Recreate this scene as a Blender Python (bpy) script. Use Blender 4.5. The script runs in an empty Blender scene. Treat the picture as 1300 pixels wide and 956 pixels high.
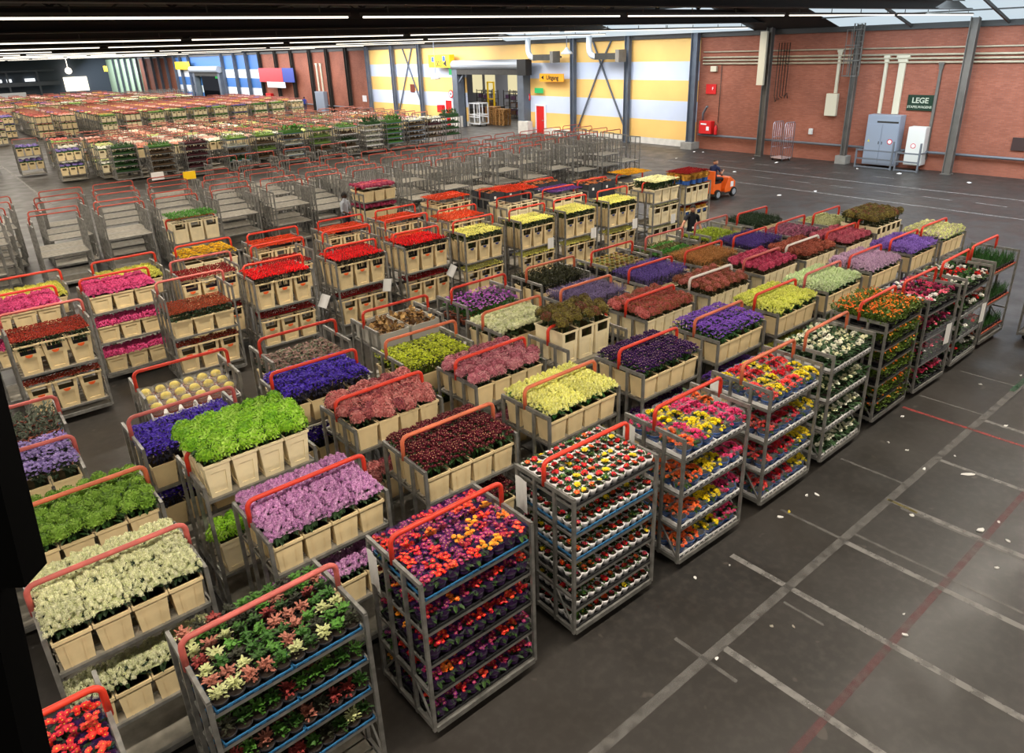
import bpy, math, random
import numpy as np
from mathutils import Vector, Matrix, Euler
random.seed(7)
PI = math.pi
scene = bpy.context.scene
COL = scene.collection
VS = scene.view_settings
VS.view_transform = 'Standard'; VS.look = 'None'; VS.gamma = 1.0; VS.use_curve_mapping = False
VS.exposure = 0.0

# ------------------------------------------------------------------ materials
def lin(h, k=1.0):
    h = h.lstrip('#'); c = [int(h[i:i + 2], 16) / 255 for i in (0, 2, 4)]
    return [min(1.0, k * (x / 12.92 if x <= 0.04045 else ((x + 0.055) / 1.055) ** 2.4)) for x in c] + [1.0]
MATS = {}
def mat(name, col, rough=0.6, metal=0.0, var=0.0, noise=0.0, nscale=40.0, sheen=0.0, spec=0.4, col2=None):
    """Principled colour; var varies the tone from object to object, noise mottles it (towards col2 when given)"""
    if name in MATS: return MATS[name]
    m = bpy.data.materials.new(name); m.use_nodes = True
    nt = m.node_tree; b = nt.nodes['Principled BSDF']
    b.inputs['Roughness'].default_value = rough; b.inputs['Metallic'].default_value = metal
    b.inputs['Specular IOR Level'].default_value = spec
    c = lin(col) if isinstance(col, str) else list(col)
    b.inputs['Base Color'].default_value = c; m.diffuse_color = c
    if noise:
        tc = nt.nodes.new('ShaderNodeTexCoord'); n = nt.nodes.new('ShaderNodeTexNoise')
        n.inputs['Scale'].default_value = nscale; n.inputs['Detail'].default_value = 3
        nt.links.new(tc.outputs['Object'], n.inputs['Vector'])
        mx = nt.nodes.new('ShaderNodeMix'); mx.data_type = 'RGBA'
        c2 = lin(col2) if col2 else [x * (1 - noise) for x in c[:3]] + [1]
        c1 = c if col2 else [min(1, x * (1 + noise)) for x in c[:3]] + [1]
        mx.inputs[6].default_value = c1; mx.inputs[7].default_value = c2
        mr = nt.nodes.new('ShaderNodeMapRange'); mr.inputs[1].default_value = 0.35; mr.inputs[2].default_value = 0.65
        nt.links.new(n.outputs['Fac'], mr.inputs[0]); nt.links.new(mr.outputs[0], mx.inputs[0])
        nt.links.new(mx.outputs[2], b.inputs['Base Color'])
    if var:
        oi = nt.nodes.new('ShaderNodeObjectInfo'); hs = nt.nodes.new('ShaderNodeHueSaturation')
        mr = nt.nodes.new('ShaderNodeMapRange'); mr.inputs[3].default_value = 1 - var; mr.inputs[4].default_value = 1 + var
        nt.links.new(oi.outputs['Random'], mr.inputs[0]); nt.links.new(mr.outputs[0], hs.inputs['Value'])
        hs.inputs['Color'].default_value = c
        if noise: nt.links.new(mx.outputs[2], hs.inputs['Color'])
        nt.links.new(hs.outputs['Color'], b.inputs['Base Color'])
    MATS[name] = m
    return m
def emis(name, col, s):
    if name in MATS: return MATS[name]
    m = bpy.data.materials.new(name); m.use_nodes = True
    b = m.node_tree.nodes['Principled BSDF']
    b.inputs['Base Color'].default_value = (0.0, 0.0, 0.0, 1); b.inputs['Emission Color'].default_value = lin(col)
    b.inputs['Emission Strength'].default_value = s; MATS[name] = m
    return m
def clear(name, col, alpha, rough=0.2):
    if name in MATS: return MATS[name]
    m = bpy.data.materials.new(name); m.use_nodes = True
    b = m.node_tree.nodes['Principled BSDF']
    b.inputs['Base Color'].default_value = lin(col); b.inputs['Roughness'].default_value = rough
    b.inputs['Alpha'].default_value = alpha; MATS[name] = m
    return m

# ------------------------------------------------------------------ mesh collector
class MB:
    def __init__(s): s.v = []; s.f = []; s.m = []; s.mi = 0
    def add(s, vs, fs, mi=None):
        o = len(s.v); s.v.extend([tuple(p) for p in vs]); mi = s.mi if mi is None else mi
        for f in fs: s.f.append([o + i for i in f]); s.m.append(mi)
        return s
    def box(s, x0, y0, z0, x1, y1, z1, mi=None, taper=None):
        if taper:      # taper = scale of the bottom rectangle about its centre
            cx, cy = (x0 + x1) / 2, (y0 + y1) / 2; t = taper
            lo = [(cx + (x - cx) * t, cy + (y - cy) * t, z0) for x, y in ((x0, y0), (x1, y0), (x1, y1), (x0, y1))]
        else: lo = [(x0, y0, z0), (x1, y0, z0), (x1, y1, z0), (x0, y1, z0)]
        hi = [(x0, y0, z1), (x1, y0, z1), (x1, y1, z1), (x0, y1, z1)]
        return s.add(lo + hi, [(3, 2, 1, 0), (4, 5, 6, 7), (0, 1, 5, 4), (1, 2, 6, 5), (2, 3, 7, 6), (3, 0, 4, 7)], mi)
    def bar(s, a, b, w, h=None, mi=None):
        """square bar from a to b"""
        a = Vector(a); b = Vector(b); d = (b - a).normalized(); h = h or w
        u = Vector((0, 0, 1)) if abs(d.z) < 0.9 else Vector((1, 0, 0))
        r = d.cross(u).normalized(); u = r.cross(d).normalized()
        q = [r * (i * w / 2) + u * (j * h / 2) for i, j in ((-1, -1), (1, -1), (1, 1), (-1, 1))]
        return s.add([a + k for k in q] + [b + k for k in q], [(3, 2, 1, 0), (4, 5, 6, 7), (0, 1, 5, 4), (1, 2, 6, 5), (2, 3, 7, 6), (3, 0, 4, 7)], mi)
    def tube(s, pts, r, n=8, mi=None, cap=True, radii=None):
        pts = [Vector(p) for p in pts]; rings = []
        up = None
        for i, p in enumerate(pts):
            d = ((pts[min(i + 1, len(pts) - 1)] - pts[max(i - 1, 0)])).normalized()
            if up is None: up = Vector((0, 0, 1)) if abs(d.z) < 0.9 else Vector((1, 0, 0))
            x = d.cross(up)
            if x.length < 1e-4: x = d.cross(Vector((0, 1, 0)))
            x.normalize(); y = x.cross(d).normalized(); up = y
            rr = radii[i] if radii else r
            rings.append([p + (x * math.cos(2 * PI * k / n) + y * math.sin(2 * PI * k / n)) * rr for k in range(n)])
        vs = [q for g in rings for q in g]; fs = []
        for i in range(len(pts) - 1):
            for k in range(n): fs.append((i * n + k, i * n + (k + 1) % n, (i + 1) * n + (k + 1) % n, (i + 1) * n + k))
        if cap: fs += [tuple(range(n))[::-1], tuple((len(pts) - 1) * n + k for k in range(n))]
        return s.add(vs, fs, mi)
    def lathe(s, prof, n=12, c=(0, 0, 0), mi=None, wob=0.0, wn=6):
        vs = []; fs = []
        for r, z in prof:
            for k in range(n):
                a = 2 * PI * k / n; q = r * (1 + wob * math.cos(wn * a))
                vs.append((c[0] + q * math.cos(a), c[1] + q * math.sin(a), c[2] + z))
        for i in range(len(prof) - 1):
            for k in range(n): fs.append((i * n + k, i * n + (k + 1) % n, (i + 1) * n + (k + 1) % n, (i + 1) * n + k))
        fs.append(tuple(range(n))[::-1])
        if prof[-1][0] > 1e-4 and prof[-1][1] >= prof[0][1]: pass
        return s.add(vs, fs, mi)
    def ball(s, c, r, n=10, m=6, sc=(1, 1, 1), mi=None):
        vs = [(c[0], c[1], c[2] + r * sc[2])]; fs = []
        for i in range(1, m):
            t = PI * i / m
            for k in range(n):
                a = 2 * PI * k / n
                vs.append((c[0] + r * sc[0] * math.sin(t) * math.cos(a), c[1] + r * sc[1] * math.sin(t) * math.sin(a), c[2] + r * sc[2] * math.cos(t)))
        vs.append((c[0], c[1], c[2] - r * sc[2])); L = len(vs) - 1
        for k in range(n):
            fs.append((0, 1 + k, 1 + (k + 1) % n)); b = 1 + (m - 2) * n
            fs.append((L, b + (k + 1) % n, b + k))
        for i in range(m - 2):
            for k in range(n):
                a = 1 + i * n; fs.append((a + k, a + n + k, a + n + (k + 1) % n, a + (k + 1) % n))
        return s.add(vs, fs, mi)
    def put(s, tv, tf, tm, M, mm=None):
        """a template (vertex array, faces, slots) under matrix M (4x4 numpy)"""
        w = tv @ M[:3, :3].T + M[:3, 3]; o = len(s.v)
        s.v.extend(map(tuple, w.tolist()))
        for f, m in zip(tf, tm): s.f.append([o + i for i in f]); s.m.append(mm[m] if mm else m)
    def mesh(s, name, mats, smooth=False):
        me = bpy.data.meshes.new(name); me.from_pydata(s.v, [], s.f)
        for m in (mats if isinstance(mats, (list, tuple)) else [mats]): me.materials.append(m)
        if any(s.m): me.polygons.foreach_set('material_index', s.m)
        if smooth: me.polygons.foreach_set('use_smooth', [True] * len(s.f))
        me.update(); return me

def link(name, data, parent=None, loc=None, rz=0.0):
    o = bpy.data.objects.new(name, data); COL.objects.link(o)
    if parent is not None: o.parent = parent
    if loc is not None: o.location = loc
    if rz: o.rotation_euler = (0, 0, rz)
    return o
def tag(o, label, cat=None, group=None, kind=None):
    o['label'] = label
    if cat: o['category'] = cat
    if group: o['group'] = group
    if kind: o['kind'] = kind
    return o
def obj(name, mb, mats, parent=None, loc=None, rz=0.0, smooth=False):
    return link(name, mb.mesh(name, mats, smooth), parent, loc, rz)
def struct(name, mb, mats, label, smooth=False):
    return tag(obj(name, mb, mats, smooth=smooth), label, name.split('_')[0], kind='structure')
def thing(name, label, cat, loc=(0, 0, 0), rz=0.0, group=None):
    return tag(link(name, None, None, loc, rz), label, cat, group)
def rmat(az, tilt, roll, s, p):
    M = np.eye(4); ca, sa = math.cos(az), math.sin(az); ct, st = math.cos(tilt), math.sin(tilt); cr, sr = math.cos(roll), math.sin(roll)
    Rz = np.array([[ca, -sa, 0], [sa, ca, 0], [0, 0, 1]]); Ry = np.array([[ct, 0, st], [0, 1, 0], [-st, 0, ct]]); Rr = np.array([[cr, -sr, 0], [sr, cr, 0], [0, 0, 1]])
    M[:3, :3] = Rz @ Ry @ Rr * s; M[:3, 3] = p
    return M
SKY_E, TUBE_E, P_NEAR, P_FAR, P_SKY, P_SKYFILL, AMB, EXPO = 0.75, 1.9, 560, 1600, 4200, 1350, 0.03, 0.36
# ------------------------------------------------------------------ flower shapes (templates: verts, faces, slots 0 petal, 1 petal tone, 2 centre)
R_ = random.Random(11)
def kite(L, W, up, base=0.12):
    """one petal or leaf along +x, bent upwards"""
    return [(base * L, 0, 0), (0.55 * L, -W / 2, up * 0.6 * L), (L, 0, up * L), (0.55 * L, W / 2, up * 0.6 * L)]
def ring(n, L, W, up, z=0.0, slot=0, a0=0.0, base=0.12):
    vs = []; fs = []; ms = []
    for k in range(n):
        a = a0 + 2 * PI * k / n; c, s = math.cos(a), math.sin(a); o = len(vs)
        for x, y, zz in kite(L, W, up, base): vs.append((x * c - y * s, x * s + y * c, z + zz))
        fs.append((o, o + 1, o + 2, o + 3)); ms.append(slot)
    return vs, fs, ms
def join(*ts):
    vs = []; fs = []; ms = []
    for v, f, m in ts:
        o = len(vs); vs += v; fs += [tuple(o + i for i in q) for q in f]; ms += m
    return np.array(vs, float), fs, ms
def disc(r, h, n=6, slot=2):
    vs = [(r * math.cos(2 * PI * k / n), r * math.sin(2 * PI * k / n), h * 0.6) for k in range(n)] + [(0, 0, h)]
    return vs, [(k, (k + 1) % n, n) for k in range(n)], [slot] * n
T_DAISY = join(ring(9, 1, 0.55, 0.25), ring(7, 0.75, 0.5, 0.6, 0.05, 1, 0.3), disc(0.24, 0.42))
T_POM = join(ring(8, 1, 0.8, -0.15, 0.1), ring(7, 0.9, 0.7, 0.35, 0.15, 1, 0.4), ring(5, 0.6, 0.6, 0.9, 0.25, 0, 0.2), disc(0.3, 0.75, 5, 1))
def fball(n, rf, inner=0.8):
    vs = []; fs = []; ms = []; rr = random.Random(n)
    for k in range(n):
        u = 1 - 1.25 * (k + 0.5) / n; a = k * 2.39996; q = math.sqrt(max(0, 1 - u * u)); c = Vector((q * math.cos(a), q * math.sin(a), u))
        t = c.cross(Vector((0, 0, 1)) if abs(u) < .95 else Vector((1, 0, 0))).normalized(); b = c.cross(t); w = rr.random() * 6.28
        t, b = t * math.cos(w) + b * math.sin(w), b * math.cos(w) - t * math.sin(w); o = len(vs); lift = c * rf * rr.uniform(0.1, 0.6)
        for p in (t * rf + lift, b * rf * .7 - c * rf * .15, -t * rf + lift * .6, -b * rf * .7 - c * rf * .15): vs.append(tuple(c * rr.uniform(.9, 1.08) + p))
        fs.append((o, o + 1, o + 2, o + 3)); ms.append(0 if rr.random() < .62 else 1)
    o = len(vs); m = 8
    for z, r in ((-.45, .6), (.1, .8), (.62, .55)):
        vs += [(inner * r * 1.1 * math.cos(2 * PI * k / m), inner * r * 1.1 * math.sin(2 * PI * k / m), z * inner) for k in range(m)]
    vs.append((0, 0, .85 * inner))
    for i in range(2): fs += [(o + i * m + k, o + i * m + (k + 1) % m, o + (i + 1) * m + (k + 1) % m, o + (i + 1) * m + k) for k in range(m)]
    fs += [(o + 2 * m + k, o + 2 * m + (k + 1) % m, o + 3 * m) for k in range(m)]; ms += [1] * (3 * m)
    return np.array(vs), fs, ms
T_SPIKE = fball(20, 0.42, 0.75); T_MOPS = [fball(110, 0.2, 0.9), fball(105, 0.21, 0.9)]
T_FLORET = join(ring(4, 1, 0.95, 0.2, 0, 0, 0, 0.0))
T_FLORET2 = join(ring(4, 1, 0.95, 0.2, 0, 1, 0, 0.0))
T_ROSE = join(ring(6, 1, 0.95, 0.35, -0.1, 0), ring(5, 0.8, 0.85, 0.8, 0.0, 1, 0.5), ring(5, 0.55, 0.6, 1.5, 0.0, 0, 0.2), disc(0.3, 0.85, 6, 1))
_b = fball(16, 0.45, 0.8); _d = disc(0.42, 1.15, 5); T_BUTTON = join((list(map(tuple, _b[0].tolist())), _b[1], _b[2]), _d)
T_CUPF = join(ring(5, 1, 0.9, 0.3), ring(5, 0.85, 0.8, 0.55, 0.03, 1, 0.6), disc(0.22, 0.4, 5))
def sprig():
    """thin twig with little florets near the tip, unit high"""
    vs = [(-0.006, 0, 0), (0.006, 0, 0), (0.003, 0, 1), (-0.003, 0, 1)]; fs = [(0, 1, 2, 3)]; ms = [3]
    for k in range(7):
        z = 0.72 + 0.28 * R_.random(); a = R_.random() * 6.28; l = 0.05 + 0.05 * R_.random(); w = 0.022; o = len(vs)
        c, s = math.cos(a), math.sin(a)
        vs += [(0, 0, z), (l * 0.5 * c + w * s, l * 0.5 * s - w * c, z + l * 0.5), (l * c, l * s, z + l * 0.9), (l * 0.5 * c - w * s, l * 0.5 * s + w * c, z + l * 0.5)]
        fs.append((o, o + 1, o + 2, o + 3)); ms.append(R_.choice((0, 0, 1)))
    return np.array(vs), fs, ms
SPRIGS = [sprig() for _ in range(4)]
def blade(w=0.012, bend=0.25):
    vs = [(-w, 0, 0), (w, 0, 0), (-w * 0.9 + bend * 0.25, 0, 0.55), (w * 0.9 + bend * 0.25, 0, 0.55), (bend, 0, 1)]
    return np.array(vs), [(0, 1, 3, 2), (2, 3, 4)], [0, 0]
BLADES = [blade(0.016, b) for b in (0.05, 0.18, 0.3)]
T_LEAF = (np.array([(0, 0, 0), (0.35, -0.22, 0.12), (0.75, -0.17, 0.15), (1, 0, 0.02), (0.75, 0.17, 0.15), (0.35, 0.22, 0.12), (0.5, 0, 0.03)]),
          [(0, 1, 6), (1, 2, 6), (2, 3, 6), (3, 4, 6), (4, 5, 6), (5, 0, 6)], [0] * 6)
T_ROSETTE = join(ring(8, 1, 0.6, 0.15, 0, 0), ring(7, 0.8, 0.55, 0.5, 0.03, 0, 0.3), ring(6, 0.55, 0.45, 1.0, 0.05, 1, 0.1), ring(4, 0.3, 0.3, 1.6, 0.06, 1, 0.5))

def jitter_grid(w, d, s, rnd, j=0.35):
    nx, ny = max(1, round(w / s)), max(1, round(d / s)); out = []
    for i in range(nx):
        for k in range(ny):
            x = -w / 2 + (i + 0.5 + (0.25 if k % 2 else -0.25)) * w / nx + rnd.uniform(-j, j) * s
            y = -d / 2 + (k + 0.5) * d / ny + rnd.uniform(-j, j) * s
            out.append((max(-w / 2, min(w / 2, x)), max(-d / 2, min(d / 2, y))))
    return out
DROOP = {'button': 0.09, 'cluster': 0.10, 'daisy': 0.10, 'frill': 0.07}
def heads_mesh(style, w, d, h, rnd, sz=1.0):
    mb = MB()
    def pt(t, x, y, z, s, tilt=0.3, mm=None):
        mb.put(*t, rmat(rnd.random() * 6.28, rnd.uniform(-tilt, tilt), rnd.random() * 6.28, s, (x, y, z)), mm)
    def dome(x, y): return -DROOP.get(style, 0.05) * max(abs(2 * x / w) ** 5, abs(2 * y / d) ** 5)
    if style == 'cluster':      # the crowded flowers deeper in the bunch
        n = 9; o = len(mb.v); sh = 0.09
        for i in range(n):
            for k in range(n):
                x, y = w * 0.84 * (i / (n - 1) - .5), d * 0.84 * (k / (n - 1) - .5); mb.v.append((x, y, h - sh + 1.1 * dome(x, y) + rnd.uniform(-.014, .014)))
        for i in range(n - 1):
            for k in range(n - 1): mb.f.append([o + i * n + k, o + i * n + n + k, o + i * n + n + k + 1, o + i * n + k + 1]); mb.m.append(1)
    if style == 'button':
        for x, y in jitter_grid(w, d, 0.033 * sz, rnd):
            pt(T_BUTTON, x, y, h - 0.02 + dome(x, y) + rnd.uniform(-0.025, 0.012), 0.0185 * sz * rnd.uniform(0.85, 1.15), 0.35)
    if style == 'cluster':
        for x, y in jitter_grid(w, d, 0.031 * sz, rnd):
            M = rmat(rnd.random() * 6.28, rnd.uniform(-.4, .4), rnd.random() * 6.28, 0.0195 * sz * rnd.uniform(0.85, 1.2), (x, y, h - 0.035 + dome(x, y) + rnd.uniform(-0.03, 0.02))); M[:3, 2] *= 1.7
            mb.put(*T_SPIKE, M, {0: 0, 1: 1} if rnd.random() < .6 else {0: 0, 1: 2})
    elif style == 'daisy':
        for x, y in jitter_grid(w, d, 0.031 * sz, rnd):
            pt(T_DAISY, x, y, h + dome(x, y) + rnd.uniform(-0.025, 0.005), 0.024 * sz * rnd.uniform(0.8, 1.2), 0.5)
    elif style == 'rose':
        for x, y in jitter_grid(w, d, 0.048 * sz, rnd, 0.2):
            pt(T_ROSE, x, y, h - 0.03 + rnd.uniform(-0.012, 0.008), 0.027 * sz * rnd.uniform(0.9, 1.15), 0.2)
    elif style == 'mop':
        for x, y in jitter_grid(w, d, 0.122 * sz, rnd, 0.2):
            r = 0.076 * sz * rnd.uniform(0.85, 1.15); z = h - r + rnd.uniform(-0.03, 0.01); k = rnd.random()
            mb.put(*rnd.choice(T_MOPS), rmat(rnd.random() * 6.28, rnd.uniform(-.3, .3), 0, r, (x, y, z)), ({0: 0, 1: 1}, {0: 1, 1: 0}, {0: 2, 1: 0})[0 if k < .5 else (1 if k < .75 else 2)])
    elif style == 'fuzz':
        for x, y in jitter_grid(w, d, 0.0235 * sz, rnd, 0.5):
            t = rnd.choice(SPRIGS); L = 0.22 * rnd.uniform(0.85, 1.08)
            M = rmat(rnd.random() * 6.28, rnd.uniform(-0.18, 0.18), rnd.random() * 6.28, L, (x, y, h - 0.215))
            mb.put(*t, M, {0: 0, 1: 1, 2: 1, 3: 1})
    elif style == 'frill':
        for x, y in jitter_grid(w, d, 0.027 * sz, rnd, 0.5):
            for _ in range(2):
                pt(T_FLORET if rnd.random() < .6 else T_FLORET2, x + rnd.uniform(-.012, .012), y + rnd.uniform(-.012, .012), h + dome(x, y) + rnd.uniform(-0.045, 0.01), 0.017 * sz * rnd.uniform(0.7, 1.3), 0.9)
    elif style == 'leaf':
        for x, y in jitter_grid(w, d, 0.045 * sz, rnd, 0.5):
            for _ in range(2):
                mb.put(T_LEAF[0], T_LEAF[1], [rnd.choice((0, 0, 1))] * 6, rmat(rnd.random() * 6.28, rnd.uniform(-1.0, 0.1), 0, 0.065 * sz * rnd.uniform(0.7, 1.3), (x, y, h - 0.05 + rnd.uniform(-0.04, 0.02))))
    elif style == 'rosette':
        for x, y in jitter_grid(w, d, 0.1 * sz, rnd, 0.2):
            pt(T_ROSETTE, x, y, h - 0.06 + rnd.uniform(-0.02, 0.02), 0.06 * sz * rnd.uniform(0.8, 1.15), 0.25)
    elif style == 'blade':
        for x, y in jitter_grid(w, d, 0.03 * sz, rnd, 0.5):
            mb.put(*rnd.choice(BLADES), rmat(rnd.random() * 6.28, rnd.uniform(-0.15, 0.15), 0, 0.24 * rnd.uniform(0.6, 1.05), (x, y, h - 0.22)))
    return mb
def foliage_mesh(w, d, h, rnd, stems=8, leaf=0.075, n=90):
    """stems standing in the bucket and a collar of leaves under the heads"""
    mb = MB()
    for k in range(stems):
        x, y = rnd.uniform(-w, w) * 0.28, rnd.uniform(-d, d) * 0.28
        mb.bar((x * 0.8, y * 0.8, 0.0), (x * 1.3, y * 1.3, h - 0.05), 0.012)
    for k in range(n):
        edge = k % 3 > 0
        if edge:
            side = rnd.random() * 6.28; x = max(-1, min(1, 1.3 * math.cos(side))) * (w / 2 - 0.045); y = max(-1, min(1, 1.3 * math.sin(side))) * (d / 2 - 0.045); az = math.atan2(y, x)
        else: x, y, az = rnd.uniform(-w, w) * 0.42, rnd.uniform(-d, d) * 0.42, rnd.random() * 6.28
        mb.put(*T_LEAF, rmat(az + rnd.uniform(-.5, .5), rnd.uniform(-0.7, 0.7), 0, leaf * rnd.uniform(0.7, 1.2), (x, y, h - (0.11 if edge else 0.07) - rnd.random() * 0.07)))
    return mb
def petal_mats(sp):
    out = []
    for i, c in enumerate(sp['c']):
        out.append(mat(sp['colour'] + ' ' + sp['name'] + ' petal %d' % i, c, 0.62, 0, 0.13, 0.18, 30, spec=0.25))
    while len(out) < 3: out.append(out[-1])
    return out
SP = {}
def sp(key, name, colour, style, c, leaf='#2f4a22', sz=1.0, nfol=90): SP[key] = dict(name=name, colour=colour, style=style, c=c, leaf=leaf, sz=sz, nfol=nfol, key=key)
sp('stockw', 'stock', 'creamy white', 'cluster', ['#dcdcb2', '#ccd09c', '#e6e6c6'], '#24381c')
sp('stockp', 'stock', 'lilac pink', 'cluster', ['#c98fc0', '#d9abd0', '#a46fa2'], '#2c4424')
sp('mumw', 'chrysanthemum', 'maroon', 'button', ['#641226', '#4a0c1c', '#caa878'], '#2a4a20')
sp('mumy', 'stock', 'pale yellow', 'cluster', ['#efec8a', '#f5f2a8', '#dcd86a'], '#26501e')
sp('mumd', 'chrysanthemum', 'dark purple', 'button', ['#421a5e', '#2e1046', '#c8b08c'], '#24441e')
sp('aster', 'aster', 'bright purple', 'daisy', ['#7d48ba', '#9466cc', '#6236a6'], '#2c5424')
sp('lime', 'stock', 'lemon yellow', 'cluster', ['#dfe268', '#eaec88', '#c4cc4c'], '#27491c')
sp('palegr', 'stock', 'greenish white', 'cluster', ['#d2e2ae', '#e0ecc4', '#b0cc88'], '#27502a')
sp('palelil', 'stock', 'pale lilac', 'cluster', ['#c2a0bc', '#d0b4ca', '#a888aa'], '#2c4a2a')
sp('purple', 'stock', 'purple', 'cluster', ['#8764bc', '#9a7acb', '#7050a6'], '#2c4a2a')
sp('yelil', 'stock', 'yellow and lilac', 'cluster', ['#d8dc90', '#b49ac8', '#e4e6b0'], '#2c5a2a')
sp('vibur', 'viburnum', 'green', 'mop', ['#6f9430', '#86a844', '#5b7f24'], '#2c4a1c', 1.15)
sp('hydg', 'hydrangea', 'bright green', 'mop', ['#86b828', '#a4cc50', '#6aa01c'], '#27481a', 1.45)
sp('hydr', 'hydrangea', 'rust pink', 'mop', ['#b05e5c', '#c67e78', '#8e424a'], '#26381e', 1.35)
sp('hydp', 'hydrangea', 'mauve pink', 'mop', ['#aa606e', '#c08086', '#8c4450'], '#22341e', 1.4)
sp('hydb', 'hydrangea', 'brown green', 'mop', ['#5e4e26', '#74682c', '#6e3f2c'], '#2c3a18', 1.3)
sp('hydrr', 'hydrangea', 'red brown', 'mop', ['#a24a44', '#865034', '#bc6460'], '#3c3a1c', 1.2)
sp('hydrs', 'hydrangea', 'dusky rust', 'mop', ['#98503e', '#b06058', '#744428'], '#3c3a1c', 1.05)
sp('sedum', 'sedum', 'crimson pink', 'mop', ['#b23858', '#c4506c', '#982a4a'], '#4a3a22', 1.0)
sp('sedumb', 'sedum', 'rust brown', 'mop', ['#8c4432', '#a05440', '#743624'], '#4a3a22', 1.0)
sp('sedumr', 'sedum', 'rose red', 'mop', ['#a64458', '#b65a68', '#8c3448'], '#4a3a22', 1.0)
sp('statl', 'statice', 'lilac', 'frill', ['#8a74b4', '#9c88c0', '#7460a0'], '#2c3a24', 1.25)
sp('stat', 'statice', 'violet blue', 'frill', ['#38189a', '#4a2ab0', '#2a1078'], '#2c2a3a')
sp('char', 'solidago', 'chartreuse', 'frill', ['#a4b01c', '#b8c230', '#8c9a14'], '#4a5a18')
sp('carrot', 'hydrangea', 'ivory', 'mop', ['#d0d2a4', '#dcdcb8', '#b8c088'], '#3a4a28', 0.6)
sp('limon', 'limonium', 'grey lavender', 'fuzz', ['#74648e', '#887aa2'], '#3a3a34')
sp('lav', 'limonium', 'lavender purple', 'fuzz', ['#66509a', '#7860ae'], '#3a3a34')
sp('tan', 'dried grass', 'tan brown', 'fuzz', ['#b0783e', '#c48c50'], '#5a4a24')
sp('vio', 'limonium', 'deep violet', 'fuzz', ['#4c3282', '#5c4294'], '#3a3a34')
sp('duskm', 'waxflower', 'dusky magenta', 'frill', ['#8c4464', '#a05a70', '#6a4a3a'], '#3a4028')
sp('palecr', 'stock', 'pale cream green', 'cluster', ['#bcbe8c', '#c8ca9c', '#a0a674'], '#3a4a28')
sp('pepper', 'sedum', 'dusty brown pink', 'frill', ['#806058', '#6a6a54', '#8c5c5c'], '#4a5644', 1.2)
sp('darkg', 'ruscus', 'blackish green', 'leaf', ['#2e3018', '#3c3c20'], '#1c2010', 0.8)
sp('spiky', 'eryngium', 'dark green', 'blade', ['#24401f', '#2e4c26'], '#1c2e16')
sp('greenleaf', 'ruscus', 'fresh green', 'leaf', ['#4a8a2c', '#5c9c3a'], '#2c5a1c', 0.8)
sp('rust', 'rose', 'rusty red', 'rose', ['#8c2418', '#a83c20', '#6c1410'], '#22381a', 0.8)
sp('rustb', 'rose', 'copper brown', 'rose', ['#a84a24', '#92381c', '#b8602c'], '#22381a', 0.75)
sp('pinkr', 'carnation', 'hot pink', 'cluster', ['#d0487c', '#dc6092', '#b83468'], '#26401e', 1.1)
sp('yelr', 'carnation', 'soft yellow', 'cluster', ['#dcd860', '#e8e47c', '#c8c24c'], '#26401e', 1.1)
sp('redr', 'rose', 'scarlet', 'rose', ['#e41418', '#cc0c14', '#f02c24'], '#2a2a1c', 1.15)
sp('dredr', 'rose', 'dark red', 'rose', ['#a01014', '#880a10', '#b41a1c'], '#22381a')
sp('orar', 'rose', 'orange', 'rose', ['#ee5c24', '#e44a18', '#f47434'], '#2a401a')
sp('gold', 'gerbera', 'golden yellow', 'daisy', ['#f4bc14', '#f8cc2c', '#e09c0c'], '#26401e', 1.2)
sp('yrose', 'rose', 'butter yellow', 'rose', ['#eee87c', '#f4ee9c', '#e0d85c'], '#2c3c1c', 1.2)
sp('crose', 'rose', 'cream yellow', 'rose', ['#f2ecb4', '#f4f0c8', '#e8de8c'], '#2c441c', 1.25)
sp('magr', 'amaranthus', 'deep pink', 'mop', ['#b0385c', '#c05070', '#982848'], '#3a3a22', 0.8)
sp('bund', 'rose', 'dark red', 'rose', ['#7c1424', '#92202e', '#60101c'], '#a87c2c')
sp('bunt', 'tulip', 'orange red', 'rose', ['#e85020', '#d83c14', '#f07030'], '#8a9024', 0.9)
sp('bungold', 'tulip', 'golden', 'rose', ['#e8bc24', '#d8a014', '#f0cc44'], '#6a8024', 0.9)
sp('lilm', 'lisianthus', 'purple mixed', 'rose', ['#8a4a90', '#5a4aa0', '#b06a90'], '#2c441c')
_bq = {}
def bouquet_meshes(key, w, d, h, nvar=3):
    k = (key, round(w, 3), round(d, 3), round(h, 3))
    if k not in _bq:
        s = SP[key]; rnd = random.Random(hash(key) % 1000 if False else sum(map(ord, key)) + int(h * 100)); out = []
        for v in range(nvar):
            k_ = 1.05 if s['style'] in ('cluster', 'daisy', 'frill', 'fuzz', 'button') else 1.0
            hm = heads_mesh(s['style'], w * k_, d * k_, h, rnd, s['sz'])
            # each head takes one of the petal tones in turn where the style has a single tone
            nm = s['name'].replace(' ', '_') + '_heads'
            a = hm.mesh(nm, petal_mats(s))
            fm = foliage_mesh(w, d, h, rnd, n=s['nfol'])
            b = fm.mesh(s['name'].replace(' ', '_') + '_foliage', mat('leaf ' + s['leaf'], s['leaf'], 0.55, 0, 0.12, 0.25, 12))
            out.append((a, b))
        _bq[k] = out
    return _bq[k]
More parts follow.
